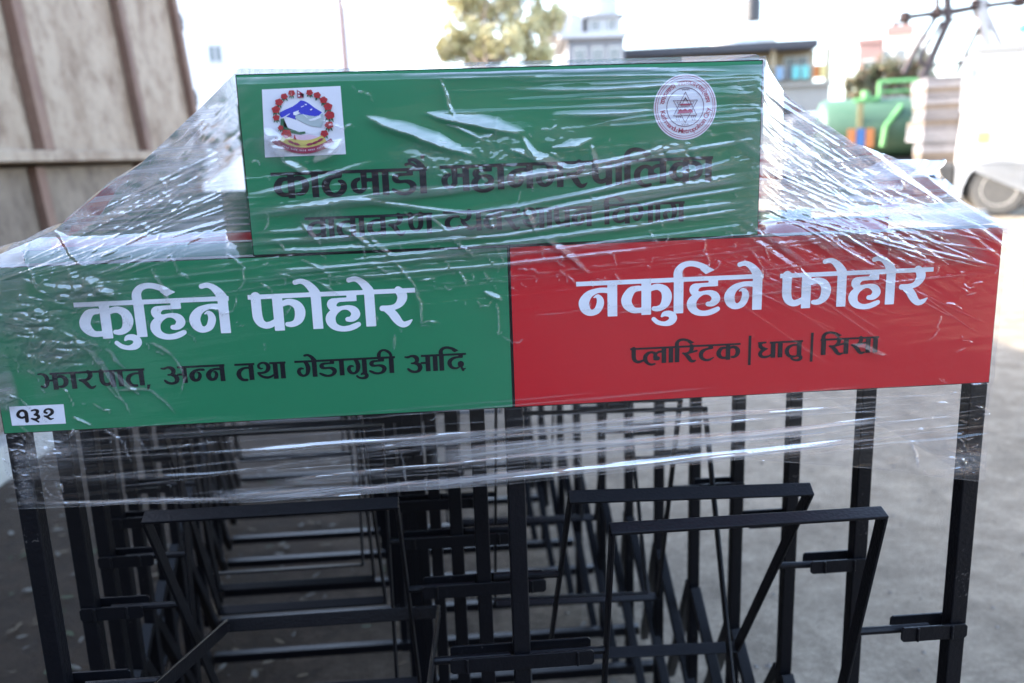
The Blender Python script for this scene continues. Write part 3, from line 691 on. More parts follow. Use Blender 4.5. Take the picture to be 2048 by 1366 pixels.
# lower arc in Latin letters
def text_polys(ch, size):
    cu = bpy.data.curves.new('t', 'FONT'); cu.body = ch; cu.size = size; cu.align_x = 'CENTER'; cu.resolution_u = 4
    cu.offset = 0.012 * size
    o = bpy.data.objects.new('t', cu); COL.objects.link(o); bpy.context.view_layer.update()
    dg = bpy.context.evaluated_depsgraph_get(); me = bpy.data.meshes.new_from_object(o.evaluated_get(dg))
    r = [v.co.copy() for v in me.vertices], [tuple(p.vertices) for p in me.polygons]
    xs = [v.x for v in r[0]]; wd = (max(xs) - min(xs)) if xs else size * .25
    bpy.data.objects.remove(o); bpy.data.curves.remove(cu); bpy.data.meshes.remove(me); return r, wd
txt = 'Kathmandu Metropolitan City'; size = sr * .215
gl = [text_polys(c, size) for c in txt]; adv = [gw + size * .10 if c != ' ' else size * .30 for c, (_, gw) in zip(txt, gl)]
rad = sr * .795; tota = sum(adv); a0, a1 = math.radians(187), math.radians(357); pos = 0
for ((tv, tf), gw), ad in zip(gl, adv):
    a = a0 + (a1 - a0) * (pos + ad / 2) / tota; pos += ad
    if not tv: continue
    ca, sa_ = math.cos(a), math.sin(a); tx, tz = -sa_, ca; nx, nz = -ca, -sa_     # along the arc, towards the centre
    se.add([(scx + ca*rad + v.x*tx + v.y*nx, LY - .0005, scz + sa_*rad + v.x*tz + v.y*nz) for v in tv], tf, 1)
se.build('seal_sticker', SM, fp['head'])

# ------------------------------------------------------------------ stretch film
def vnoise(u, v, seed, per=512):
    r = np.random.default_rng(seed).random((per, per))
    iu = np.floor(u).astype(int); iv = np.floor(v).astype(int); fu = u - iu; fv = v - iv
    fu = fu*fu*fu*(fu*(fu*6-15)+10); fv = fv*fv*fv*(fv*(fv*6-15)+10)
    a = r[iv % per, iu % per]; b = r[iv % per, (iu+1) % per]; c = r[(iv+1) % per, iu % per]; d = r[(iv+1) % per, (iu+1) % per]
    return (a*(1-fu)+b*fu)*(1-fv) + (c*(1-fu)+d*fu)*fv
wrap = empty('stretch_wrap', (0, 1.1, 0))
tag(wrap, 'clear crinkled stretch film wound round the row of bin racks', 'stretch film')
def film_mesh(name, X, Y, Z, G, mask, matl, U=None, V=None):
    """grid arrays -> one film sheet with a `gather` attribute (bunched film, plus highlights put in on folds and bands) and wrap uv"""
    ny, nx = X.shape; idx = -np.ones((ny, nx), int)
    cell = mask[:-1, :-1] & mask[1:, :-1] & mask[:-1, 1:] & mask[1:, 1:]
    used = np.zeros((ny, nx), bool); used[:-1, :-1] |= cell; used[1:, :-1] |= cell; used[:-1, 1:] |= cell; used[1:, 1:] |= cell
    idx[used] = np.arange(used.sum())
    co = np.stack([X[used], Y[used] - 1.1, Z[used]], 1)
    j, i = np.nonzero(cell)
    fc = np.stack([idx[j, i], idx[j, i+1], idx[j+1, i+1], idx[j+1, i]], 1)
    me = bpy.data.meshes.new(name); me.vertices.add(len(co)); me.vertices.foreach_set('co', co.ravel())
    me.loops.add(fc.size); me.loops.foreach_set('vertex_index', fc.ravel())
    me.polygons.add(len(fc)); me.polygons.foreach_set('loop_start', np.arange(0, fc.size, 4)); me.polygons.foreach_set('loop_total', np.full(len(fc), 4))
    me.polygons.foreach_set('use_smooth', np.ones(len(fc), bool))
    at = me.attributes.new('gather_sheen', 'FLOAT', 'POINT'); at.data.foreach_set('value', G[used].astype(np.float32))
    U = X if U is None else U; V = Z if V is None else V
    uvl = me.uv_layers.new(name='wrap'); uvs = np.stack([U[used], V[used]], 1)[fc.ravel()]; uvl.data.foreach_set('uv', uvs.ravel().astype(np.float32))
    me.materials.append(matl); me.update(); me.validate()
    o = bpy.data.objects.new(name, me); COL.objects.link(o); o.parent = wrap; return o

# outline of the front sheet in the sign plane (x, z)
TOPX = [-.606,-.578,-.545,-.513,-.458,-.411,-.35,-.300,-.292,.298,.305,.336,.373,.412,.461,.494,.538,.58,.602,.606]
TOPZ = [1.352,1.358,1.371,1.384,1.424,1.453,1.503,1.542,1.5505,1.5505,1.536,1.503,1.477,1.451,1.433,1.418,1.387,1.360,1.350,1.350]
BOTX = [-.606,-.593,-.531,-.459,-.325,-.011,.184,.289,.452,.589,.606]
BOTZ = [1.058,1.057,1.056,1.055,1.049,1.053,1.063,1.068,1.046,1.021,1.019]
nx, nz = 760, 330
xs = np.linspace(-.6035, .6035, nx); t = np.linspace(0, 1, nz)
zt = np.interp(xs, TOPX, TOPZ); zb = np.interp(xs, BOTX, BOTZ)
X = np.repeat(xs[None, :], nz, 0); Z = zb[None, :] + (zt - zb)[None, :] * t[:, None]
on_head = (X > HX0) & (X < HX1)
# slack film bellies back where nothing is behind it (the two notches and under the panels)
dl = np.clip((HX0 - X) / .30, 0, 1); dr = np.clip((X - HX1) / .30, 0, 1)
notch = np.where(Z > PT, np.clip((Z - PT) / .03, 0, 1) * np.clip(np.maximum((HX0 - X), (X - HX1)) / .03, 0, 1), 0)
under = np.clip((PB - Z) / .04, 0, 1)
Yb = np.full_like(X, -.0155) + notch * .020 + under * .004
# direction field of the tension: gently rising to the right over the sign, fanning out below the header corners
slope = np.where(Z > 1.47, .035, np.where(Z > 1.15, .085, .035))
fanL = np.clip((-.25 - X) / .2, 0, 1) * np.clip((Z - 1.33) / .05, 0, 1); fanR = np.clip((X - .25) / .1, 0, 1) * np.clip((Z - 1.25) / .1, 0, 1)
U = X + 0*Z
V = Z - .075 * X
Vr = Z + .72 * X; Vl = Z - .62 * X
h = np.zeros_like(X)
def rid(n): return 1 - np.abs(2*n - 1)
calm = np.clip((1.315 - Z) / .05, 0, 1) * np.clip((Z - 1.15) / .01, 0, 1) * np.clip((.60 - np.abs(X)) / .12, 0, 1)
calm = np.maximum(calm, np.clip((Z - 1.43) / .03, 0, 1) * np.clip((.12 - X) / .2, 0, 1) * on_head)
amp0 = (1 - .82 * calm) * (.35 + .65 * np.clip(vnoise(X*6, Z*14, 61) * 1.8 - .4, 0, 1))
h += amp0 * (.0012 * vnoise(X*5+3, V*42, 1) + .0007 * vnoise(X*9, V*95+7, 2) + .0003 * vnoise(X*14, V*210, 3)) + .004 * vnoise(X*4, Z*9, 62)
h += fanR * (.0030 * vnoise((X-Z)*4, Vr*75, 4) + .0014 * vnoise((X-Z)*7, Vr*170, 5)) * 1.0
h += .5 * fanL * (.0040 * vnoise((X+Z)*4, Vl*60, 6) + .0016 * vnoise((X+Z)*7, Vl*150, 7))
h += np.clip((Z-1.44)/.04, 0, 1) * on_head * (.0016 * np.clip((X+.05)/.2, 0, 1) * vnoise(X*3, (Z-.03*X)*70, 8) + .0022 * vnoise(X*7, Z*18, 21))
h += under * (.0030 * vnoise(X*2.2, (Z-.05*X)*60, 9) + .0012 * vnoise(X*4, (Z-.05*X)*160, 10))
# creases: short sharp folds, most of them falling to the right
G = np.zeros_like(X)
Xw = X + .0060*(vnoise(X*28+5, Z*28, 81)-.5) + .0022*(vnoise(X*95, Z*95+3, 82)-.5)
Zw = Z + .0060*(vnoise(X*28, Z*28+9, 83)-.5) + .0022*(vnoise(X*95+7, Z*95, 84)-.5)
def crease(cx, cz, ang, L, wd, amp, bend=0.0):
    ca, sa = math.cos(ang), math.sin(ang)
    i0 = max(0, int((cx - L - .008 - xs[0]) / (xs[1]-xs[0]))); i1 = min(nx, int((cx + L + .008 - xs[0]) / (xs[1]-xs[0])) + 2)
    if i1 <= i0: return
    dx = Xw[:, i0:i1] - cx; dz = Zw[:, i0:i1] - cz
    a = (dx*ca + dz*sa) / L; b = (-dx*sa + dz*ca) / wd - bend * a * a * 2
    k = np.clip(1 - a*a, 0, 1)
    wv = np.maximum(k, .02)
    prof = np.clip(1 - np.where(b > 0, b, -b * 3.2) / wv, 0, 1)         # steep underside, long upper side
    skew = prof
    h[:, i0:i1] += amp * k * skew
    G[:, i0:i1] = np.maximum(G[:, i0:i1], np.where(b > -.06, .33, .0) * np.clip(prof * 3, 0, 1) * np.clip(k * 3, 0, 1))  # white and shine added on the upper side only: a painted sky highlight
def fold(x, z, ang, L, amp):
    """a fold that breaks and turns once or twice"""
    n = random.choice((1, 1, 2, 2, 3))
    for q in range(n):
        l = L * random.uniform(.5, 1.0) / (1 + .4*q)
        x += math.cos(ang) * l * .8; z += math.sin(ang) * l * .8
        crease(x, z, ang, l, l * random.uniform(.06, .16) + .0011, amp, random.uniform(-.6, .6))
        x += math.cos(ang) * l * .75; z += math.sin(ang) * l * .75
        ang += random.choice((-1, 1)) * math.radians(random.uniform(15, 70))
for n_, (xa, xb, za, zb_, amp) in ((50, (-.29, .30, 1.30, 1.36, 1.0)), (38, (-.29, .30, 1.36, 1.45, .9)), (70, (-.60, .05, 1.24, 1.36, 1.0)), (34, (0, .55, 1.27, 1.36, .8)), (60, (-.60, -.47, 1.10, 1.33, 1.1)), (40, (-.58, -.30, 1.35, 1.44, 1.2)), (40, (.30, .56, 1.33, 1.45, 1.0)), (30, (.52, .605, 1.03, 1.30, 1.0)), (30, (-.6, .6, 1.06, 1.15, .5)), (26, (-.29, .30, 1.45, 1.53, .7)), (40, (-.605, -.54, 1.06, 1.15, 1.2))):
    for _ in range(n_):
        ang = math.radians(random.gauss(-50, 26)) if xa < .45 else math.radians(random.gauss(-20, 40))
        L = .0035 * math.exp(abs(random.gauss(0, .85)))
        fold(random.uniform(xa, xb), random.uniform(za, zb_), ang, L, amp * random.uniform(.0005, .0014) * min(1.7, L / .010 + .4))
# crumpled knots of film
for px0, py0, r, am in ((850,322,42,0.45),(930,335,40,0.36),(1010,345,50,0.27),(1090,342,50,0.27),(1210,330,45,0.27),(1340,306,50,0.41),(560,290,32,.6),(165,575,60,1),(110,700,55,1.1),(60,640,60,1),(110,900,40,1.0),(1925,920,34,1),(650,440,30,.7),(1385,335,45,0.36),(990,300,40,0.32),(1130,280,40,0.27),(1600,330,60,.7),(1800,400,60,.7),(330,400,60,0.24),(200,470,60,0.27)):
    a = sign_uv(px0, py0); d2 = ((X - a[0])**2 * .6 + (Z - a[1])**2 * 1.8) / (r / 1700)**2
    mk = np.exp(-d2) * am
    G = np.maximum(G, .32 * np.clip(mk, 0, 1)); h += mk * (.0026 * np.abs(2*vnoise(X*70 + Z*40, Z*110, 90) - 1) + .0016 * np.abs(2*vnoise(X*170 - Z*60, Z*210 + X*50, 91) - 1))
# long fine tension lines running with the wrap
def tline(x0, z0, x1, z1, wd, amp, g=0.0):
    k = np.clip((xs - x0) / (x1 - x0 + 1e-9), 0, 1); zc = z0 + (z1 - z0) * k + .0012*(vnoise(xs*9, xs*0 + z0*900, 95) - .5)
    end = np.clip(k / .12, 0, 1) * np.clip((1 - k) / .12, 0, 1)
    pr = np.clip(1 - np.abs(Z - zc[None, :]) / wd, 0, 1) * end[None, :]
    h[:] += amp * pr
    if g: np.maximum(G, g * pr, out=G)
for _ in range(70):
    x0 = random.uniform(-.6, .3); L = random.uniform(.12, .55); z0 = random.choice((random.uniform(1.26, 1.355), random.uniform(1.30, 1.44))); sl = random.gauss(.075, .02)
    tline(x0, z0, min(.605, x0 + L), z0 + sl * L, random.uniform(.0007, .0014), random.uniform(.0003, .0008), random.choice((0, .15, .3)))
for _ in range(26):
    x0 = random.uniform(-.1, .2); L = random.uniform(.1, .35); z0 = random.uniform(1.47, 1.535); sl = random.gauss(.015, .02)
    tline(x0, z0, min(.296, x0 + L), z0 + sl * L, random.uniform(.0008, .002), random.uniform(.0004, .001), random.choice((0, .15, .3)))
for _ in range(50):
    x0 = random.uniform(-.6, .3); L = random.uniform(.15, .7); z0 = random.uniform(1.055, 1.148); sl = random.gauss(.04, .015)
    tline(x0, z0, min(.605, x0 + L), z0 + sl * L, random.uniform(.0006, .0014), random.uniform(.0003, .0009), random.choice((0, .2, .4)))
for _ in range(60):                                          # fan from the header's right corner
    t0 = random.uniform(0, 1) ** .7; x0 = .296; z0 = 1.535 - .17 * t0; x1 = .33 + .275 * random.uniform(.2, 1); z1 = max(1.345 - .05*random.random(), z0 - (x1 - x0) * random.uniform(.55, .95))
    tline(x0, z0, x1, z1, random.uniform(.0009, .0024), random.uniform(.0005, .0014), random.uniform(.35, 1.0))
for _ in range(34):
    t0 = random.uniform(0, 1) ** .7; x1 = -.292; z1 = 1.53 - .16 * t0; x0 = -.33 - .275 * random.uniform(.2, 1); z0 = max(1.33, z1 - (x1 - x0) * random.uniform(.4, .85))
    tline(x0, z0, x1, z1, random.uniform(.0009, .0022), random.uniform(.0005, .0014), random.uniform(.15, .5))
for _ in range(40):                                          # lines pulled over the red panel from the same corner
    x0 = random.uniform(.22, .42); L = random.uniform(.06, .18); z0 = random.uniform(1.30, 1.345)
    tline(x0, z0, min(.605, x0 + L), z0 - random.uniform(.3, .75) * L, random.uniform(.0008, .0016), random.uniform(.0003, .0007), random.choice((.1, .2)))
# larger slack folds seen on the header
for px0, py0, px1, py1, wpx, amp in ((722,240,955,322,20,.0052),(848,234,1050,272,20,.0046),(520,262,560,330,22,.0040),(630,330,700,285,24,.0042),(560,330,625,352,14,.003),(1040,272,1075,330,10,.003),(1170,292,1200,350,10,.0025),(1010,300,1150,345,16,.003),(1100,300,1185,285,12,.003),
        (670,450,745,492,12,.0035),(735,470,800,520,9,.0026),(850,425,905,470,6,.0022),(905,480,950,520,6,.0022),(1040,405,1075,470,8,.003),(1075,470,1180,552,13,.0035),(600,440,640,490,10,.0030),(700,470,760,500,8,.0025),(160,560,240,600,16,.0040),(140,520,160,590,8,.003),(140,668,172,705,8,.0025),(210,695,255,742,6,.0022),(222,738,282,798,8,.0022),(960,588,1005,606,9,.0035),(1535,478,1570,498,10,.0028),(800,900,820,1000,4,.001),(1820,885,1835,940,8,.003),(1700,690,1770,712,9,.0028)):
    a = sign_uv(px0, py0); b = sign_uv(px1, py1)
    L = math.hypot(b[0]-a[0], b[1]-a[1]) / 2
    crease((a[0]+b[0])/2, (a[1]+b[1])/2, math.atan2(b[1]-a[1], b[0]-a[0]), L, wpx / 1700 * 1.25, amp * .55, .15)
# gathered bands where the wraps overlap: thicker, milky film, with highlight streaks painted in
def band(pts, wpx, strg, ridge=.0012):
    q = [sign_uv(*p) for p in pts]; qx = [p[0] for p in q]; qz = [p[1] for p in q]
    zc = np.interp(xs, qx, qz); end = np.clip((xs - qx[0]) / .05, 0, 1) * np.clip((qx[-1] - xs) / .05, 0, 1)
    end = np.where(xs > .595, 1, end) if qx[-1] > .59 else end
    hw = wpx / 1700 / 2 * (0.55 + .9 * vnoise(xs*9 + wpx, xs*0 + strg*50, 12))
    zc = zc + .0022 * (vnoise(xs*14, xs*0 + wpx*3.1, 13) - .5)
    d = np.abs(Z - zc[None, :]) / hw[None, :]
    k = np.clip(1.25 - d, 0, 1) ** .6 * end[None, :]
    var = .45 + .9 * vnoise(X*16, (Z - zc[None, :]) * 700 + strg*99, 14)
    np.maximum(G, strg * k * var, out=G)
    h[:] += ridge * np.clip(1 - d, 0, 1) * end[None, :]
band([(480,398),(600,368),(740,326),(760,322)], 10, 0.25)
band([(560,428),(700,402),(850,384),(1000,369),(1120,348)], 14, 0.36)
band([(960,372),(1080,347),(1200,326),(1330,298),(1400,286)], 15, 0.56)
band([(1120,352),(1230,330),(1300,310)], 8, 0.54)
band([(1020,372),(1180,346),(1310,312),(1516,276)], 6, 0.50)
band([(480,432),(700,400),(980,430),(1080,402),(1250,366),(1516,318)], 12, 0.38)
band([(900,448),(1080,424),(1250,388),(1516,344)], 11, 0.36)
band([(485,470),(700,452),(950,425),(1150,390),(1330,358),(1516,302)], 7, 0.34)
band([(780,470),(1000,448),(1200,408),(1400,372),(1516,352)], 12, 0.40)
band([(485,486),(700,474),(960,460),(1170,430),(1350,398),(1516,374)], 10, 0.38)
band([(500,505),(760,492),(1000,470),(1250,432),(1516,400)], 9, 0.36)
band([(700,522),(1000,492),(1200,462),(1400,432),(1516,415)], 10, 0.38)
band([(520,545),(800,522),(1040,505),(1250,482),(1500,446)], 7, 0.27)
band([(640,560),(1010,527),(1200,505),(1320,494)], 6, 0.33)
band([(800,152),(1000,143),(1250,138),(1470,141)], 7, 0.53)
band([(850,157),(1100,152),(1460,150)], 4, 0.44)
band([(1000,180),(1200,180),(1420,163)], 5, 0.38); band([(1080,200),(1400,192)], 4, 0.38); band([(1120,215),(1320,212)], 4, 0.31)
band([(1100,232),(1260,225),(1330,214)], 8, 0.38); band([(1180,250),(1320,228)], 6, 0.31)
band([(480,905),(700,884),(1040,858),(1300,838),(1500,826),(1700,818)], 13, 0.82)
band([(700,900),(1040,868),(1300,852),(1560,838)], 10, 0.98)
band([(860,912),(1040,897),(1250,883),(1500,872),(1640,858),(1760,840)], 25, 1.40)
band([(540,965),(760,940),(1040,912),(1300,895),(1480,880)], 12, 0.68)
band([(420,992),(760,975),(1000,950),(1250,928),(1500,905),(1720,878)], 17, 1.01)
band([(43,1004),(300,1000),(700,988),(1000,958),(1330,920)], 10, 0.55)
band([(43,960),(400,948),(800,925)], 8, .16); band([(43,925),(500,900),(900,870)], 8, .14); band([(100,885),(600,850)], 8, .12)
band([(1500,800),(1700,795),(1900,790)], 5, .32); band([(1450,835),(1800,822)], 4, .3); band([(1700,850),(1960,830)], 5, .3)
# milky stress lines fanning from the header's corners to the panel's ends
sr_ = vnoise((X-Z)*3, Vr*150, 15); G = np.maximum(G, fanR * np.clip((Z-1.30)/.04, 0, 1) * np.clip(sr_*2.6 - 1.25, 0, 1) * .75)
G = np.maximum(G, fanR * np.clip((Z-1.335)/.02, 0, 1) * .34)
sl_ = vnoise((X+Z)*3, Vl*120, 16); G = np.maximum(G, fanL * np.clip(sl_*2.4 - 1.25, 0, 1) * .5)
G = np.maximum(G, np.clip((-.52 - X)/.05, 0, 1) * np.clip(vnoise(X*60, Z*25, 17)*2 - 1.1, 0, 1) * .5)
G = np.maximum(G, notch * (.30 + .5 * vnoise(X*5, Z*12, 71)) )
hem = np.clip(1 - np.abs(Z - zb[None, :]) / .0012, 0, 1); G = np.maximum(G, hem * .35)
edge = np.clip(1 - np.abs(Z - zt[None, :]) / .0022, 0, 1) * (~on_head); G = np.maximum(G, edge * .6)
over = np.clip((Z - 1.535) / .012, 0, 1) * on_head
Yf = Yb - h + over * over * .016
film_mesh('front_sheet', X, Yf, Z, np.clip(G, 0, 1), np.ones_like(X, bool), FILM, U, V)

# film draped over the row: header tops, the slopes and the outer ends
def drift(y): return np.interp(y, [0] + YS, [0] + XS)
cx_, cz_ = list(TOPX), list(TOPZ)
s_x = np.interp(np.linspace(0, 1, 220), np.linspace(0, 1, len(cx_)), cx_); 
arc = np.concatenate([[0], np.cumsum(np.hypot(np.diff(cx_), np.diff(cz_)))]); sv = np.linspace(0, arc[-1], 260)
px_ = np.interp(sv, arc, cx_); pz_ = np.interp(sv, arc, cz_)
yv = np.linspace(.004, 2.34, 150)
Xt = px_[None, :] + drift(yv)[:, None]; Yt = np.repeat(yv[:, None], 260, 1); Zt = np.repeat(pz_[None, :], 150, 0)
offh = np.clip(np.maximum(HX0 - px_, px_ - HX1) / .05, 0, 1)[None, :]
Sv = np.repeat(sv[None, :], 150, 0)
Zt = Zt + offh * (.022 * (vnoise(Yt*5, Sv*6, 31) - .6) + .006 * vnoise(Yt*12, Sv*40, 32)) * np.clip(Yt/.05, 0, 1) + (1 - offh) * .004 * vnoise(Yt*30, Sv*6, 33)
Gt = offh * np.clip(vnoise(Yt*6, Sv*70, 34)*2.2 - 1.2, 0, 1) * .6
film_mesh('top_sheet', Xt, Yt, Zt, Gt, np.ones_like(Xt, bool), FILM_SIDE, Yt, Sv)
for sx, z_lo in ((-1, 1.058), (1, 1.02)):
    zz = np.linspace(z_lo, 1.350, 70); yv2 = np.linspace(-.014, 2.34, 200)
    Ys = np.repeat(yv2[None, :], 70, 0); Zs = np.repeat(zz[:, None], 200, 1)
    Zs = Zs + np.clip((1.15 - Zs)/.1, 0, 1) * .05 * np.clip(Ys/.4, 0, 1) * (1 if sx > 0 else .3) * (vnoise(Ys*3, Ys*0, 41))
    Xs = sx * (.6025 + .004 * vnoise(Ys*4, Zs*50, 42 + sx) ) + drift(yv2)[None, :] - sx * .012 * np.clip((PB - Zs)/.1, 0, 1)
    Gs = np.clip(vnoise(Ys*3, Zs*90, 44 + sx)*2.2 - 1.3, 0, 1) * .12
    film_mesh('side_sheet', Xs, Ys, Zs, Gs, np.ones_like(Xs, bool), FILM_END, Ys, Zs)
# loose tail of film sticking up on the right
nu, nv = 70, 60
tu = np.linspace(0, 1, nu)[None, :]; tv = np.linspace(0, 1, nv)[:, None]
A = at_depth(1700, 330, 1.42); B = at_depth(1902, 305, 1.42); C_ = at_depth(1905, 392, 1.36); D = at_depth(1690, 420, 1.36)
def lerp(a, b, k): return a + (b - a) * k
pt = [[None]*3 for _ in range(4)]
XL = []
for c in range(3):
    top = A[c] + (B[c]-A[c])*tu; bot = D[c] + (C_[c]-D[c])*tu; XL.append(top*(1-tv) + bot*tv)
FX, FY, FZ = XL
FZ = FZ + .010*np.sin(tu*5)*(1-tv) - .030*(1-tu)**2*(1-tv); FY = FY + .030*np.sin(tu*7 + tv*3) + .016*np.sin(tu*19 + tv*8)
FX = FX + .008*np.sin(tv*9)*tu
FG = np.clip(vnoise(tu*6 + tv*14, tv*4 + tu*30, 51)*2 - 1.1, 0, 1)*.4 + np.clip((tu - .93)/.07, 0, 1)*.75*(.4 + .6*vnoise(tv*8, tu*3, 52)) + np.clip((.04 - tv)/.04, 0, 1)*.6 + .38
film_mesh('loose_tail', FX, FY, FZ, FG, np.ones_like(FX, bool), FILM, FX, FZ)

# ------------------------------------------------------------------ big rusted container on the left
lean = math.radians(4.5)
ct = empty('steel_container', (-2.26, 2.99, 0)); ct.rotation_euler = (0, -lean, 0)
tag(ct, 'tall rusted beige steel container with brown upright ribs', 'container')
# local: x = 0 is the face towards the racks, y along it, z up
CH = 3.3; Y0, Y1 = -24.0, 4.32  # near end runs on unseen behind the camera, lengthened to shade the ground there
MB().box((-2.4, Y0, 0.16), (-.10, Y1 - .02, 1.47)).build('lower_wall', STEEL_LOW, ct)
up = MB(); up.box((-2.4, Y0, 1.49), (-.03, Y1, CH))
up.build('upper_wall', STEEL, ct)
MB().box((-.03, Y0, 1.49), (.045, Y1, 1.555)).build('ledge', STEEL, ct, bevel=.006)
MB().box((-.16, Y0, 0), (.02, Y1, .17)).build('base_beam', mat('concrete_beam', (.40,.38,.34), .9, noise=(12,.6,(.25,.23,.2))), ct, bevel=.01)
k = 1.17
while k > Y0: 
    MB().box((-.028, k - .065, 1.556), (.035, k + .065, CH)).build('rib', RUST, ct, bevel=.006)
    MB().box((-.098, k - .055, .172), (-.045, k + .055, 1.47)).build('rib', RUST, ct, bevel=.006)
    k -= 1.6
for k in (2.83, 4.26):
    MB().box((-.028, k - .06, 1.556), (.035, k + .06, CH)).build('rib', RUST, ct, bevel=.006)
    MB().box((-.098, k - .055, .172), (-.045, k + .055, 1.47)).build('rib', RUST, ct, bevel=.006)
for zz in (2.05, 2.72):
    lt = MB(); lt.box((-.02, Y1, zz - .05), (.03, Y1 + .05, zz + .05)); lt.tube((.0, Y1 + .07, zz - .07), (.0, Y1 + .07, zz + .07), .03); lt.box((-.02, Y1 + .05, zz + .0), (.025, Y1 + .13, zz + .03))
    lt.build('hinge', mat('dark_iron', (.02,.02,.022), .6), ct)

# leaf litter at the foot of it
lf = MB(); rl = random.Random(3)
for _ in range(520):
    x = rl.uniform(-2.1, -.55) if rl.random() < .8 else rl.uniform(-.6, .5); y = rl.uniform(.2, 3.2); s = rl.uniform(.010, .032); a = rl.uniform(0, 6.28)
    z = rl.uniform(.003, .012); ca, sa = math.cos(a), math.sin(a); tz = rl.uniform(-.4, .4)
    pts = [(-1, 0), (-.3, .36), (.5, .26), (1, 0), (.5, -.26), (-.3, -.36)]
    lf.add([(x + (u*ca - v*sa)*s, y + (u*sa + v*ca)*s, z + .008 + (u*tz + v*.3*abs(v))*s*.6) for u, v in pts], [(0, 1, 2, 3, 4, 5)], rl.choice((0, 0, 1, 2)))
tag(lf.build('leaf_litter', [mat('dry_leaf', (.11,.082,.048), .8), mat('grey_leaf', (.13,.12,.098), .8), mat('green_leaf', (.04,.058,.022), .7)]), 'dry leaves and scraps scattered on the dark earth by the container', 'leaf litter', kind='stuff')
# pebbles and clods
pb = MB()
for _ in range(1400):
    x = rl.uniform(-1.5, 4.5); y = rl.uniform(.6, 7); s = .003 + .010 * rl.random() ** 2.5
    vs = [Vector((math.cos(t)*rl.uniform(.7,1.1), math.sin(t)*rl.uniform(.7,1.1), -.2))*s for t in np.linspace(0, 6.28, 7)[:-1]] + [Vector((rl.uniform(-.3,.3), rl.uniform(-.3,.3), rl.uniform(.5,.9)))*s]
    pb.add([(v.x + x, v.y + y, v.z + .003) for v in vs], [(i, (i+1) % 6, 6) for i in range(6)])
tag(pb.build('pebbles', mat('pebble', (.20,.18,.155), .95, noise=(90, .7, (.11, .10, .085)))), 'small pebbles and clods on the bare dusty ground', 'pebbles', kind='stuff')

# ------------------------------------------------------------------ the yard behind
def ground_under(px, d):
    p = at_depth(px, 430, d); return Vector((p.x, p.y, 0))
def z_px(px, py, d): return at_depth(px, py, d).z
W_PAINT = mat('white_truck_paint', (.50, .50, .50), .4, noise=(3, .5, (.40, .39, .37)))
TYRE = mat('tyre_rubber', (.11, .102, .09), .9, noise=(12, .7, (.07, .065, .06)))
RIM = mat('dusty_rim', (.50, .47, .42), .7, noise=(15, .5, (.28, .24, .20)))
DARK = mat('dark_chassis', (.03, .03, .03), .7)
def wheel(parent, x, y, z, r=.49, wd=.26):
    t = MB(); t.lathe((x, y - wd/2, z), (0, 1, 0), [(0, r*.60), (.0, r*.86), (.03, r*.97), (.07, r), (wd-.07, r), (wd-.03, r*.97), (wd, r*.86), (wd, r*.60)], 36)
    w_ = t.build('wheel', TYRE, parent, smooth=False)
    q = MB(); q.lathe((x, y - wd/2 - .005, z), (0, 1, 0), [(.01, r*.62), (.0, r*.60), (.02, r*.52), (.09, r*.46), (.10, r*.30), (.03, r*.26), (.02, r*.12), (.01, r*.0)], 30)
    for k in range(8):
        a = k * math.pi / 4; q.tube((x + r*.38*math.cos(a), y - wd/2 + .06, z + r*.38*math.sin(a)), (x + r*.38*math.cos(a), y - wd/2 + .10, z + r*.38*math.sin(a)), .02, n=6)
    q.build('rim', RIM, w_, smooth=False); return w_

# white box truck
g0 = at_z(1993, 433, 0)
tk = empty('box_truck', g0, 0); tk.rotation_euler = (0, 0, math.radians(-30))
tag(tk, 'white box truck with a dusty grey wheel under a square arch', 'truck')
arch = [(.60*math.cos(a), .49 + .62*math.sin(a)) for a in np.linspace(math.pi, 0, 14)]
arch[0] = (-.62, .34); arch[-1] = (.62, .34)
prof = [(-.62, .34), (-.60, .55)] + [(.58*math.cos(a), .52 + .52*math.sin(a)) for a in np.linspace(math.pi*.95, math.pi*.05, 12)] + [(.60, .55), (.62, .34), (3.2, .34), (3.2, 3.02), (-.52, 3.02), (-.60, 2.92), (-.72, 1.1), (-.72, .34)]
b = MB(); n_ = len(prof)
bm = bmesh.new(); fv = [bm.verts.new((p[0], 0, p[1])) for p in prof]; bm.faces.new(fv); bmesh.ops.triangulate(bm, faces=bm.faces)
r_ = bmesh.ops.extrude_face_region(bm, geom=bm.faces[:]); bmesh.ops.translate(bm, verts=[v for v in r_['geom'] if isinstance(v, bmesh.types.BMVert)], vec=(0, 2.2, 0))
bm.verts.index_update(); b.add([v.co[:] for v in bm.verts], [tuple(v.index for v in f.verts) for f in bm.faces]); bm.free()
b.build('body', W_PAINT, tk)
MB().box((-.42, -.012, 1.33), (-.22, -.002, 1.53)).build('yellow_plate', mat('yellow_plate', (.75, .55, .12), .5), tk)
MB().box((-.735, -.03, 1.9), (-.60, .10, 2.85)).build('corner_post', W_PAINT, tk)
MB().box((-.6, .3, .40), (3, 1.9, .60)).build('chassis', DARK, tk); MB().box((-1.25, .25, .42), (-.74, 1.6, .95)).build('fuel_tank', DARK, tk, bevel=.05)
for xx in (.55, 1.75): MB().box((xx, -.008, 1.0), (xx + .035, -.001, 2.95)).build('panel_seam', mat('grey_trim', (.25,.25,.25), .5), tk)
MB().box((-.60, -.06, 2.93), (3.2, 2.25, 3.03)).build('roof_lip', mat('grey_trim', (0,0,0)), tk)
MB().box((-.60, .36, .345), (.60, .9, 1.03)).build('wheel_well', DARK, tk)
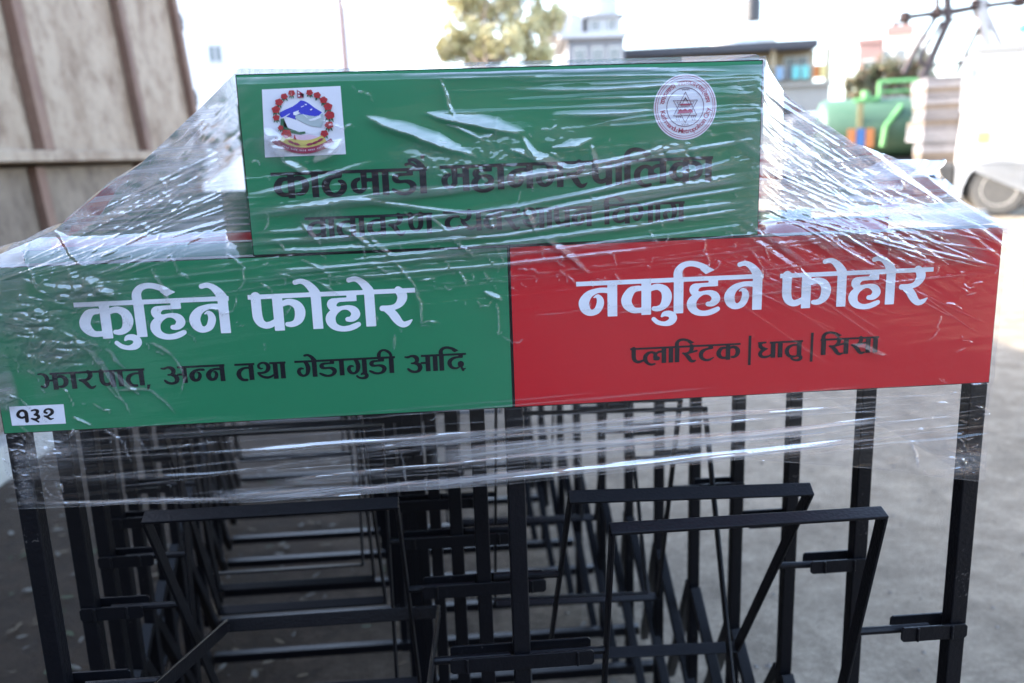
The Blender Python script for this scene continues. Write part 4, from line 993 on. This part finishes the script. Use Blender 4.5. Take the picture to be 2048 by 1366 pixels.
for zz in (.95, 1.75, 2.55): MB().box((-.60, -.010, zz), (3.15, -.001, zz + .035)).build('side_strip', mat('grey_trim', (.5,.5,.5), .5), tk)
wheel(tk, 0, .16, .49); wheel(tk, 0, 2.0, .49)

# load bed with stacked grey slabs beside it
bd = empty('flatbed_trailer', ground_under(1888, 17.6)); bd.rotation_euler = (0, 0, math.radians(-22))
tag(bd, 'low dark flatbed trailer under the stack of grey boards', 'trailer')
MB().box((-.55, 0, .78), (1.0, 2.2, .95)).build('deck', DARK, bd); MB().box((-.5, -.02, .60), (1.0, .04, .775)).build('side_rail', mat('yellow_rail', (.30,.20,.06), .7), bd); MB().box((-.45, .3, .55), (.9, .5, .78)).build('frame', DARK, bd)
wheel(bd, -.1, .2, .42, .42); wheel(bd, .75, .2, .42, .42)
GB = [mat('grey_board', (.17, .16, .165), .8, noise=(6, .7, (.10, .09, .095))), mat('brown_board', (.16, .125, .10), .8, noise=(6, .7, (.09, .07, .055))), mat('pale_board', (.24, .23, .24), .8, noise=(6, .6, (.15, .14, .15)))]
fr0 = bd.matrix_basis.copy()
lab = ['lowest brown-grey board pack lying on the flatbed trailer', 'second board pack from the trailer deck, pale grey', 'third board pack from the trailer deck, grey', 'topmost grey board pack, tilted, with rusty patches']
for i in range(4):
    e = empty('board_pack', ground_under(1888, 17.6) + Vector((0, 0, .955 + i * .43))); e.rotation_euler = (0, 0, math.radians(-22 + (-2, 3, 0, 2)[i]))
    tag(e, lab[i], 'board pack', 'packs of boards stacked on the trailer')
    for j in range(4): 
        o = MB().box((-.52 + .03*rl.random(), .02*rl.random(), j*.105), (.98 + .04*rl.random(), 1.9, j*.105 + .092)).build('board', GB[(i + j) % 3] if j else GB[(1, 2, 0, 0)[i]], e, bevel=.01)
    MB().box((.15, -.012, 0), (.19, 1.95, .42)).build('strap', mat('strap', (.10,.08,.07), .8), e)

# green tanker
tn = empty('tanker_truck', ground_under(1745, 20)); tn.rotation_euler = (0, 0, math.radians(-16))
tag(tn, 'dark green tank lorry with a pale green top rail', 'tanker')
TG = mat('tanker_green', (.050, .110, .066), .5, noise=(2.5, .6, (.08, .14, .09)))
LG = mat('pale_green_paint', (.13, .34, .12), .5)
MB().lathe((-1.25, .9, 1.72), (1, 0, 0), [(0, 0), (.02, .45), (.10, .64), (.22, .70), (3.2, .70), (3.4, .64), (3.5, .45), (3.52, 0)], 40).build('tank', TG, tn, smooth=True)
MB().box((-1.2, .3, .80), (4.6, 1.5, 1.02)).build('chassis', DARK, tn)
rr_ = MB()
for x in (.12, .95): rr_.tube((x, .7, 2.30), (x, .7, 2.78), .045)
rr_.tube((.12, .7, 2.78), (.95, .7, 2.78), .045); rr_.tube((.12, .7, 2.55), (.95, .7, 2.55), .035); rr_.tube((-.2, .6, 2.40), (-.2, .6, 2.58), .09); rr_.tube((-.45, .6, 2.36), (.1, .6, 2.40), .06)
rr_.build('top_rail', LG, tn)
MB().tube((.55, .30, 2.2), (.20, .12, 1.75), .06).tube((.20, .12, 1.75), (.15, .12, 1.3), .06).build('drain_pipe', LG, tn)
st_ = MB()
for i, mi in enumerate((0, 1, 0)): st_.box((-.62 + i*.2, .165 - .004*i, 1.28), (-.44 + i*.2, .185, 1.72), mi)
st_.build('striped_banner', [mat('banner_orange', (.45, .17, .06), .7), mat('banner_blue', (.05, .14, .36), .7)], tn)
MB().box((-.42, .16, 1.72), (-.30, .22, 2.30)).build('strap', mat('tan_strap', (.22,.19,.09), .7), tn)
for x in (-.5, 2.4, 3.4): wheel(tn, x, .45, .5, .5)
MB().box((3.7, .2, .7), (5.2, 1.9, 2.6)).build('cab', LG, tn, bevel=.08)

# white van, nose towards us
vn = empty('white_van', ground_under(1610, 27)); vn.rotation_euler = (0, 0, math.radians(-20))
tag(vn, 'white van parked behind the right film slope', 'van')
pv = [(-.62, .35), (.62, .35), (.66, .9), (.60, 1.25), (.52, 2.35), (-.52, 2.35), (-.60, 1.25), (-.66, .9)]
MB().prism(pv, 0, 3.6).build('body', mat('white_van_paint', (.82,.82,.82), .3), vn, bevel=.06)
MB().prism([(-.50, 1.30), (.50, 1.30), (.46, 2.1), (-.46, 2.1)], -.012, .0).build('windscreen', mat('van_glass', (.25,.28,.30), .1), vn)
for s in (-1, 1): MB().box((s*.48 - .1, -.03, .82), (s*.48 + .1, .0, .98)).build('headlight', mat('lamp_glass', (.75,.75,.75), .1), vn, bevel=.02)
MB().box((-.64, -.08, .40), (.64, .0, .60)).build('bumper', mat('grey_bumper', (.3,.3,.3), .6), vn, bevel=.03)
for s in (-1, 1):
    for y in (.7, 2.9): MB().lathe((s*.56 - .1, y, .32), (1, 0, 0), [(0, .2), (0, .29), (.03, .32), (.17, .32), (.2, .29), (.2, .2)], 24).build('wheel', TYRE, vn)

# buildings
def wallmat(n, c, c2): return mat(n, c, .85, noise=(1.2, .6, c2))
def building(name, px, d, rz, label, cat='building'):
    e = empty(name, ground_under(px, d), math.radians(rz)); tag(e, label, cat); return e
GLASS = mat('window_glass', (.10, .12, .13), .15)
def window(parent, x, z, w_, h_, fm, y=0.0):
    f = MB(); f.box((x - w_/2 - .08, y - .06, z - .08), (x + w_/2 + .08, y - .003, z)); f.box((x - w_/2 - .08, y - .06, z + h_), (x + w_/2 + .08, y - .003, z + h_ + .08))
    for xx in (x - w_/2 - .08, x - .03, x + w_/2): f.box((xx, y - .055, z), (xx + (.08 if xx != x - .03 else .06), y - .003, z + h_))
    o = f.build('window', fm, parent); MB().box((x - w_/2, y - .03, z), (x + w_/2, y - .004, z + h_)).build('pane', GLASS, o); return o
FRW = mat('window_frame', (.55, .53, .50), .6)
# cream house under a dark flat roof
d = 45; s = d / FPX
b1 = building('roofed_house', 1450, d, -14, 'cream house with a dark overhanging flat roof and washing on its balcony')
zr = z_px(1460, 112, d); zb1 = z_px(1580, 172, d); zl = z_px(1580, 212, d)
wc = wallmat('cream_wall', (.36, .29, .19), (.27, .21, .14)); wg = wallmat('grey_render', (.34, .32, .29), (.26, .24, .22))
MB().box((-5.5, 0, 0), (5.0, 8, zb1 - .15)).build('lower_wall', wg, b1)
MB().box((-5.5, 1.3, zb1), (4.4, 8, zr)).build('upper_wall', wc, b1)
MB().box((-5.9, -.5, zr), (4.3, 8.3, zr + .38)).build('roof', mat('dark_roof', (.05,.05,.06), .7), b1)
MB().box((-5.6, -.25, zb1 - .15), (5.1, 1.3, zb1)).build('balcony_slab', wg, b1)
rb = MB(); rb.box((-5.5, -.2, zb1 + .75), (5.0, -.14, zb1 + .82))
for k in range(22): rb.box((-5.5 + k*.5, -.19, zb1), (-5.46 + k*.5, -.15, zb1 + .75))
rb.build('railing', mat('rail_paint', (.35,.33,.30), .6), b1)
for k, x in enumerate((2.2, 4.85)): MB().box((x - .12, -.1, zb1), (x + .12, .14, zr)).build('pillar', wc, b1)
for k, x in enumerate((-3.5, -1.0, 1.4, 3.5)): window(b1, x, zb1 + .35, 1.1, 1.0, FRW, 1.3)
for k, x in enumerate((-3.5, -.6, 2.6)): window(b1, x, 1.0, 1.3, 1.3, FRW, 0)
MB().lathe((.4, 2.5, zr + .39), (0, 0, 1), [(0, 1.3), (.5, 1.2), (.8, .8), (.95, 0)], 24).build('roof_dome', mat('white_dome', (.75,.75,.75), .6), b1)
MB().box((1.4, 2.5, zr + .39), (2.6, 4.5, zr + 1.3)).build('stair_head', wallmat('white_wall', (.75,.74,.70), (.66,.64,.60)), b1)
for k, (x, c) in enumerate(((2.5, (.20,.30,.42)), (2.95, (.10,.11,.12)), (3.3, (.14,.42,.42)), (3.75, (.16,.45,.44)), (4.3, (.45,.16,.05)), (4.6, (.55,.45,.2)))):
    o = MB(); base = b1.matrix_basis @ Vector((x, -.32, zb1 + .25)); 
    vs = [(0, 0), (.34, 0), (.36, .62), (.0, .64)]
    o.add([(vx - .17, .02*math.sin(vx*9 + k), vz) for vx, vz in vs] + [(vx - .17, .03 + .02*math.sin(vx*9 + k), vz) for vx, vz in vs], [(0,1,2,3), (7,6,5,4), (0,4,5,1), (1,5,6,2), (2,6,7,3), (3,7,4,0)])
    c_ = o.build('hung_cloth', mat('cloth%d' % k, c, .9)); c_.location = b1.location + Matrix.Rotation(math.radians(-14), 3, 'Z') @ Vector((x, -.30, zb1 + .18))
    tag(c_, ['faded blue cloth', 'black garment', 'teal towel, narrower of the two,', 'teal sheet', 'rust brown garment', 'mustard cloth'][k] + ' hung on the balcony of the cream house', 'laundry', 'washing on the balcony rail')
# black water tank on a mast behind
wt = empty('water_tank', ground_under(1495, 50)); tag(wt, 'black water tank on a thin stand above the dark roof', 'water tank')
zt1 = z_px(1495, 55, 50); zt2 = z_px(1495, 5, 50)
MB().lathe((0, 0, zt1), (0, 0, 1), [(0, .42), (.1, .45), ((zt2-zt1)*.75, .45), ((zt2-zt1)*.9, .30), (zt2-zt1, .14)], 20).build('tank', mat('black_plastic', (.03,.03,.035), .5), wt, smooth=False)
sb = MB()
for sx_, sy_ in ((-1,-1),(1,-1),(1,1),(-1,1)): sb.bar((sx_*.38, sy_*.38, 0), (sx_*.38, sy_*.38, zt1), .07, .07)
sb.build('stand', mat('grey_steel', (.45,.45,.45), .6), wt)
# pink house
b2 = building('pink_house', 1722, 58, -27, 'narrow pink brick house above the tanker')
pk = wallmat('pink_wall', (.30, .185, .165), (.25, .15, .135))
zt_ = z_px(1722, 95, 58); MB().box((-.70, 0, 0), (.70, 6, zt_)).build('wall', pk, b2); MB().box((-.8, -.1, zt_), (.8, 6.1, zt_ + .3)).build('parapet', pk, b2)
window(b2, 0, zt_ - 2.2, .7, 1.1, FRW); window(b2, 0, zt_ - 5, .7, 1.1, FRW)
b3 = building('rooftop_house', 1776, 72, -27, 'far white house with pink roof parapet and two small dark tanks')
z3 = z_px(1776, 80, 72); MB().box((-2.0, 0, 0), (2.2, 6, z3)).build('wall', wallmat('white_wall2', (.8,.79,.76), (.72,.70,.67)), b3)
MB().box((-1.0, -.3, z3), (1.1, 5, z3 + .75)).build('parapet', pk, b3)
for x in (-.35, .45): MB().lathe((x, 1, z3 + .75), (0, 0, 1), [(0, .28), (.35, .28), (.5, .1)], 16).build('tank', mat('black_plastic', (0,0,0)), b3)
for x in (-1, .2, 1.4): window(b3, x, z3 - 2.3, .7, 1.2, FRW)
# pale flats with stepped balconies
b4 = building('apartment_block', 1180, 40, -4, 'pale grey block of flats with stacked balconies beside the tree')
k4 = 40 / FPX
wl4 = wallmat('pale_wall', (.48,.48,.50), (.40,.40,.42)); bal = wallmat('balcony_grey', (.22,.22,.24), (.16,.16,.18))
za, zb, zc4 = z_px(1195, 86, 40), z_px(1195, 76, 40), z_px(1195, 44, 40)
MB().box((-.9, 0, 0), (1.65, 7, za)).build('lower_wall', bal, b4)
MB().box((-1.3, -.35, za + .003), (1.75, 7.2, zb)).build('balcony_slab', wl4, b4)
MB().box((.05, .8, zb + .003), (1.6, 6.5, zc4)).build('upper_wall', wl4, b4)
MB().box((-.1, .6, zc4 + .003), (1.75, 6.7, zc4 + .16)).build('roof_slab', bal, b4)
MB().prism([(-2.1, zb + .003), (-.2, zb + .003), (-.2, zb + .85), (-1.2, zb + 1.25), (-2.1, zb + .8)], .5, 4).build('roof_shed', wl4, b4)
rl4 = MB(); rl4.box((-1.28, -.34, zb + .7), (1.72, -.30, zb + .75))
for q in range(13): rl4.box((-1.26 + q*.245, -.33, zb), (-1.23 + q*.245, -.31, zb + .7))
rl4.build('railing', mat('rail_paint', (0,0,0)), b4)
for q in (-.35, .45, 1.2): window(b4, q, za - 1.25, .42, .8, FRW, 0)
for q in (.4, 1.15): window(b4, q, zb + .2, .34, .45, FRW, .8)
MB().lathe((.85, 2.5, zc4 + .17), (0, 0, 1), [(0, .78), (.06, .82), (1.2, .82), (1.45, .6), (1.6, .2)], 24).build('roof_tank', wl4, b4)
MB().tube((-.75, .3, zb), (-.75, .3, zb + 3.2), .045).build('mast', mat('grey_steel', (0,0,0)), b4)
# white house on the left with one window
b5 = building('white_house', 520, 30, 2, 'blank white house wall with one small grey window at left')
MB().box((-6, 0, 0), (3.0, 8, 7.5)).build('wall', wallmat('chalk_wall', (.86,.86,.87), (.82,.82,.83)), b5)
p = at_depth(451, 116, 30); lx = (p.x - b5.location.x) * 1.0
window(b5, lx, p.z - .26, .36, .5, mat('pale_frame', (.6,.6,.62), .6))
# boundary wall
bw = MB(); a = ground_under(1020, 36); c = ground_under(2300, 30)
dv = (c - a).normalized(); nrm = Vector((-dv.y, dv.x, 0))
bw.bar(a + Vector((0, 0, .9)), c + Vector((0, 0, .9)), .22, 1.8); bw.bar(a + Vector((0, 0, 1.84)), c + Vector((0, 0, 1.84)), .3, .08)
tag(bw.build('boundary_wall', wallmat('yard_wall', (.42,.39,.35), (.32,.30,.27))), 'long low plastered yard wall in the distance', 'wall')
kb = MB(); a = ground_under(1930, 15.8); c = a + Vector((14, 2.2, 0)); kb.bar(a + Vector((-2, -.3, .06)), c + Vector((0, 0, .06)), .25, .13)
tag(kb.build('kerb', mat('kerb_stone', (.5,.48,.45), .9)), 'pale concrete kerb running beneath the box truck', 'kerb')

# lamp post
lp = empty('lamp_post', ground_under(716, 22)); tag(lp, 'thin rusty pink lamp post against the white sky', 'lamp post')
zt5 = z_px(690, -60, 22); MB().tube((0, 0, 0), (-.06, 0, zt5), .075, .06).build('pole', mat('pink_rust', (.16,.085,.075), .8), lp)
za = z_px(660, 4, 22); MB().tube((-.05, 0, za - .12), (-.42, -.1, za), .02).build('arm', mat('pink_rust', (0,0,0)), lp)
MB().box((-.62, -.17, za - .02), (-.36, -.03, za + .06)).build('lamp_head', mat('lamp_grey', (.2,.2,.2), .5), lp, bevel=.02)

# lattice pole structure
D_ = 26
tw = empty('transformer_frame', ground_under(1940, D_)); tag(tw, 'dark steel lattice frame with a long crossarm above the truck', 'pylon')
IR = mat('brown_iron', (.055, .035, .032), .7); IRL = mat('galvanised_iron', (.40, .36, .34), .6)
def c4(x, y): return at_depth(1480 + x / 2.845, y / 2.845, D_)
def strut(name, pts, wd, mm):
    q = MB()
    for a, b in pts:
        A_ = c4(*a) - tw.location; B_ = c4(*b) - tw.location; q.bar(A_, B_, wd, wd, (0, 1, 0))
    return q.build(name, mm, tw)
strut('crossarm', [((925,102),(1640,0))], .17, IR); 
for x, y in ((935,100),(1120,75),(1340,30),(1590,8)): 
    c_ = c4(x, y) - tw.location; ins = MB(); ins.lathe(c_ + Vector((0, 0, -.16)), (0, 0, 1), [(0, .13), (.05, .2), (.1, .13), (.16, .2), (.22, .13), (.3, .17), (.34, .06)], 14); ins.build('insulator', IR, tw)
for ln, wd in (([((1115,-200),(1125,80)), ((1125,80),(1000,280)), ((1000,280),(930,420))], .06), ([((1172,-200),(1185,120)), ((1185,120),(1045,430)), ((1045,430),(960,900))], .09), ([((1150,120),(1040,300)), ((1040,300),(1020,360))], .05)): strut('leg', ln, wd*2.0, IR)
for ln, wd in (([((1345,-150),(1360,60)), ((1360,60),(1430,370)), ((1430,370),(1480,900))], .12), ([((1395,-150),(1400,70)), ((1400,70),(1520,330)), ((1520,330),(1640,900))], .07)): strut('leg', ln, wd*2.0, IRL)
strut('brace', [((1385,110),(1275,330)), ((1275,330),(1230,420)), ((1020,362),(1110,372)), ((1110,372),(1400,330)), ((1270,330),(1400,300))], .11, IR)
strut('brace', [((1180,85),(1400,40)), ((1190,120),(1395,70))], .10, IR)
bx_ = c4(1500, 335) - tw.location; MB().box(bx_ - Vector((.25,.2,.15)), bx_ + Vector((.25,.2,.2))).build('switch_box', IR, tw, bevel=.02)
gt = empty('roof_tank', ground_under(2012, 60)); tag(gt, 'small green water tank on a pale post at far right', 'water tank')
z1_ = z_px(2012, 78, 60); MB().lathe((0, 0, z1_), (0, 0, 1), [(0, .5), (.4, .5), (.6, .3), (.65, .12)], 20).build('tank', mat('tank_green', (.05,.30,.2), .5), gt)
MB().box((-.6, -.5, 0), (.6, .6, z1_)).build('tower', wallmat('tower_white', (.85,.85,.85), (.8,.8,.8)), gt)

# trees: trunk, limbs, many small leaf faces in uneven clumps
def tree(name, px, d, clumps, nleaf, ls, cols, label, trunk_h=None, seed=1):
    rt = random.Random(seed); e = empty(name, ground_under(px, d)); tag(e, label, 'tree', 'trees beyond the yard')
    B = e.location
    cl = [(at_depth(x, y, d + dz) - B, r * d / FPX) for x, y, r, dz in clumps]
    lowest = min(c.z - r for c, r in cl)
    t = MB(); top = Vector((0, 0, max(lowest, 1.2))); t.tube((0, 0, 0), top, .16, .11, 10)
    for c, r in cl:
        mid = top.lerp(c, .5) + Vector((rt.uniform(-.2,.2), rt.uniform(-.2,.2), -.1)); t.tube(top, mid, .07, .045, 7); t.tube(mid, c, .045, .015, 6)
        for _ in range(5):
            q = c + Vector((rt.gauss(0,.5), rt.gauss(0,.5), rt.gauss(0,.5))) * r; t.tube(mid.lerp(c, .6), q, .02, .006, 5)
    t.build('trunk', mat('bark', (.16,.12,.09), .9), e)
    L = MB()
    for _ in range(nleaf):
        c, r = rt.choice(cl); v = Vector((rt.gauss(0,1), rt.gauss(0,1), rt.gauss(0,.8))); v = v.normalized() * (r * rt.random() ** .45)
        if vhash(v * (1.6 / r), seed) < .36: continue
        p_ = c + v; a = Vector((rt.gauss(0,1), rt.gauss(0,1), rt.gauss(0,1))).normalized(); b_ = a.orthogonal().normalized(); k = ls * rt.uniform(.6, 1.4)
        L.add([p_ - a*k, p_ + b_*k*.42, p_ + a*k, p_ - b_*k*.42], [(0,1,2,3)], rt.randrange(len(cols)))
    L.build('crown', cols, e)
def vhash(v, seed):
    def h3(i, j, k): return (math.sin(i*12.9898 + j*78.233 + k*37.719 + seed*3.1) * 43758.5453) % 1
    v = v * 1.4; i, j, k = math.floor(v.x), math.floor(v.y), math.floor(v.z); fx, fy, fz = v.x - i, v.y - j, v.z - k; s_ = 0
    for a in (0, 1):
        for b in (0, 1):
            for c in (0, 1): s_ += h3(i+a, j+b, k+c) * (fx if a else 1-fx) * (fy if b else 1-fy) * (fz if c else 1-fz)
    return s_
OL = [mat('olive_leaf', (.38,.34,.15), .6), mat('pale_leaf', (.54,.48,.25), .6), mat('dry_leaf2', (.50,.42,.24), .7)]
DK = [mat('deep_leaf', (.07,.085,.035), .6), mat('mid_leaf', (.11,.115,.05), .6), mat('red_leaf', (.20,.12,.06), .7)]
tree('leafy_tree', 985, 28, [(925,70,45,0),(985,20,60,.5),(1050,60,50,0),(1000,90,50,-.5),(1095,35,40,.4),(930,5,45,.3),(1040,-20,55,0),(900,100,30,0),(1075,110,35,.2),(960,110,40,0),(980,-60,60,0)], 15000, .10, OL, 'sunlit pale olive tree above the middle of the sign', seed=4)
tree('bushy_tree', 1765, 34, [(1712,165,26,0),(1740,150,28,.4),(1775,135,30,0),(1805,150,28,.2),(1840,130,30,0),(1720,190,30,0),(1760,180,34,.3),(1815,180,30,0),(1850,165,24,.1)], 12000, .085, DK, 'dusty dark tree behind the green tanker', seed=9)

# added shed, unseen behind the camera: something dark for the flat film to mirror
bk = building('mirror_shed', 1024, 1, 0, 'added dark brown shed, unseen behind the camera, for the film to mirror')
bk.location = (0, -15, 0)
MB().box((-14, -6, 0), (16, 0, 4.6)).build('wall', wallmat('brown_brick', (.10, .065, .05), (.07, .05, .04)), bk)
MB().box((-14.4, -6.4, 4.6), (16.4, .5, 4.85)).build('roof', mat('dark_roof', (0,0,0)), bk)
for k in range(6): window(bk, -11 + k*4.6, 1.2, 1.4, 1.6, FRW, 0)
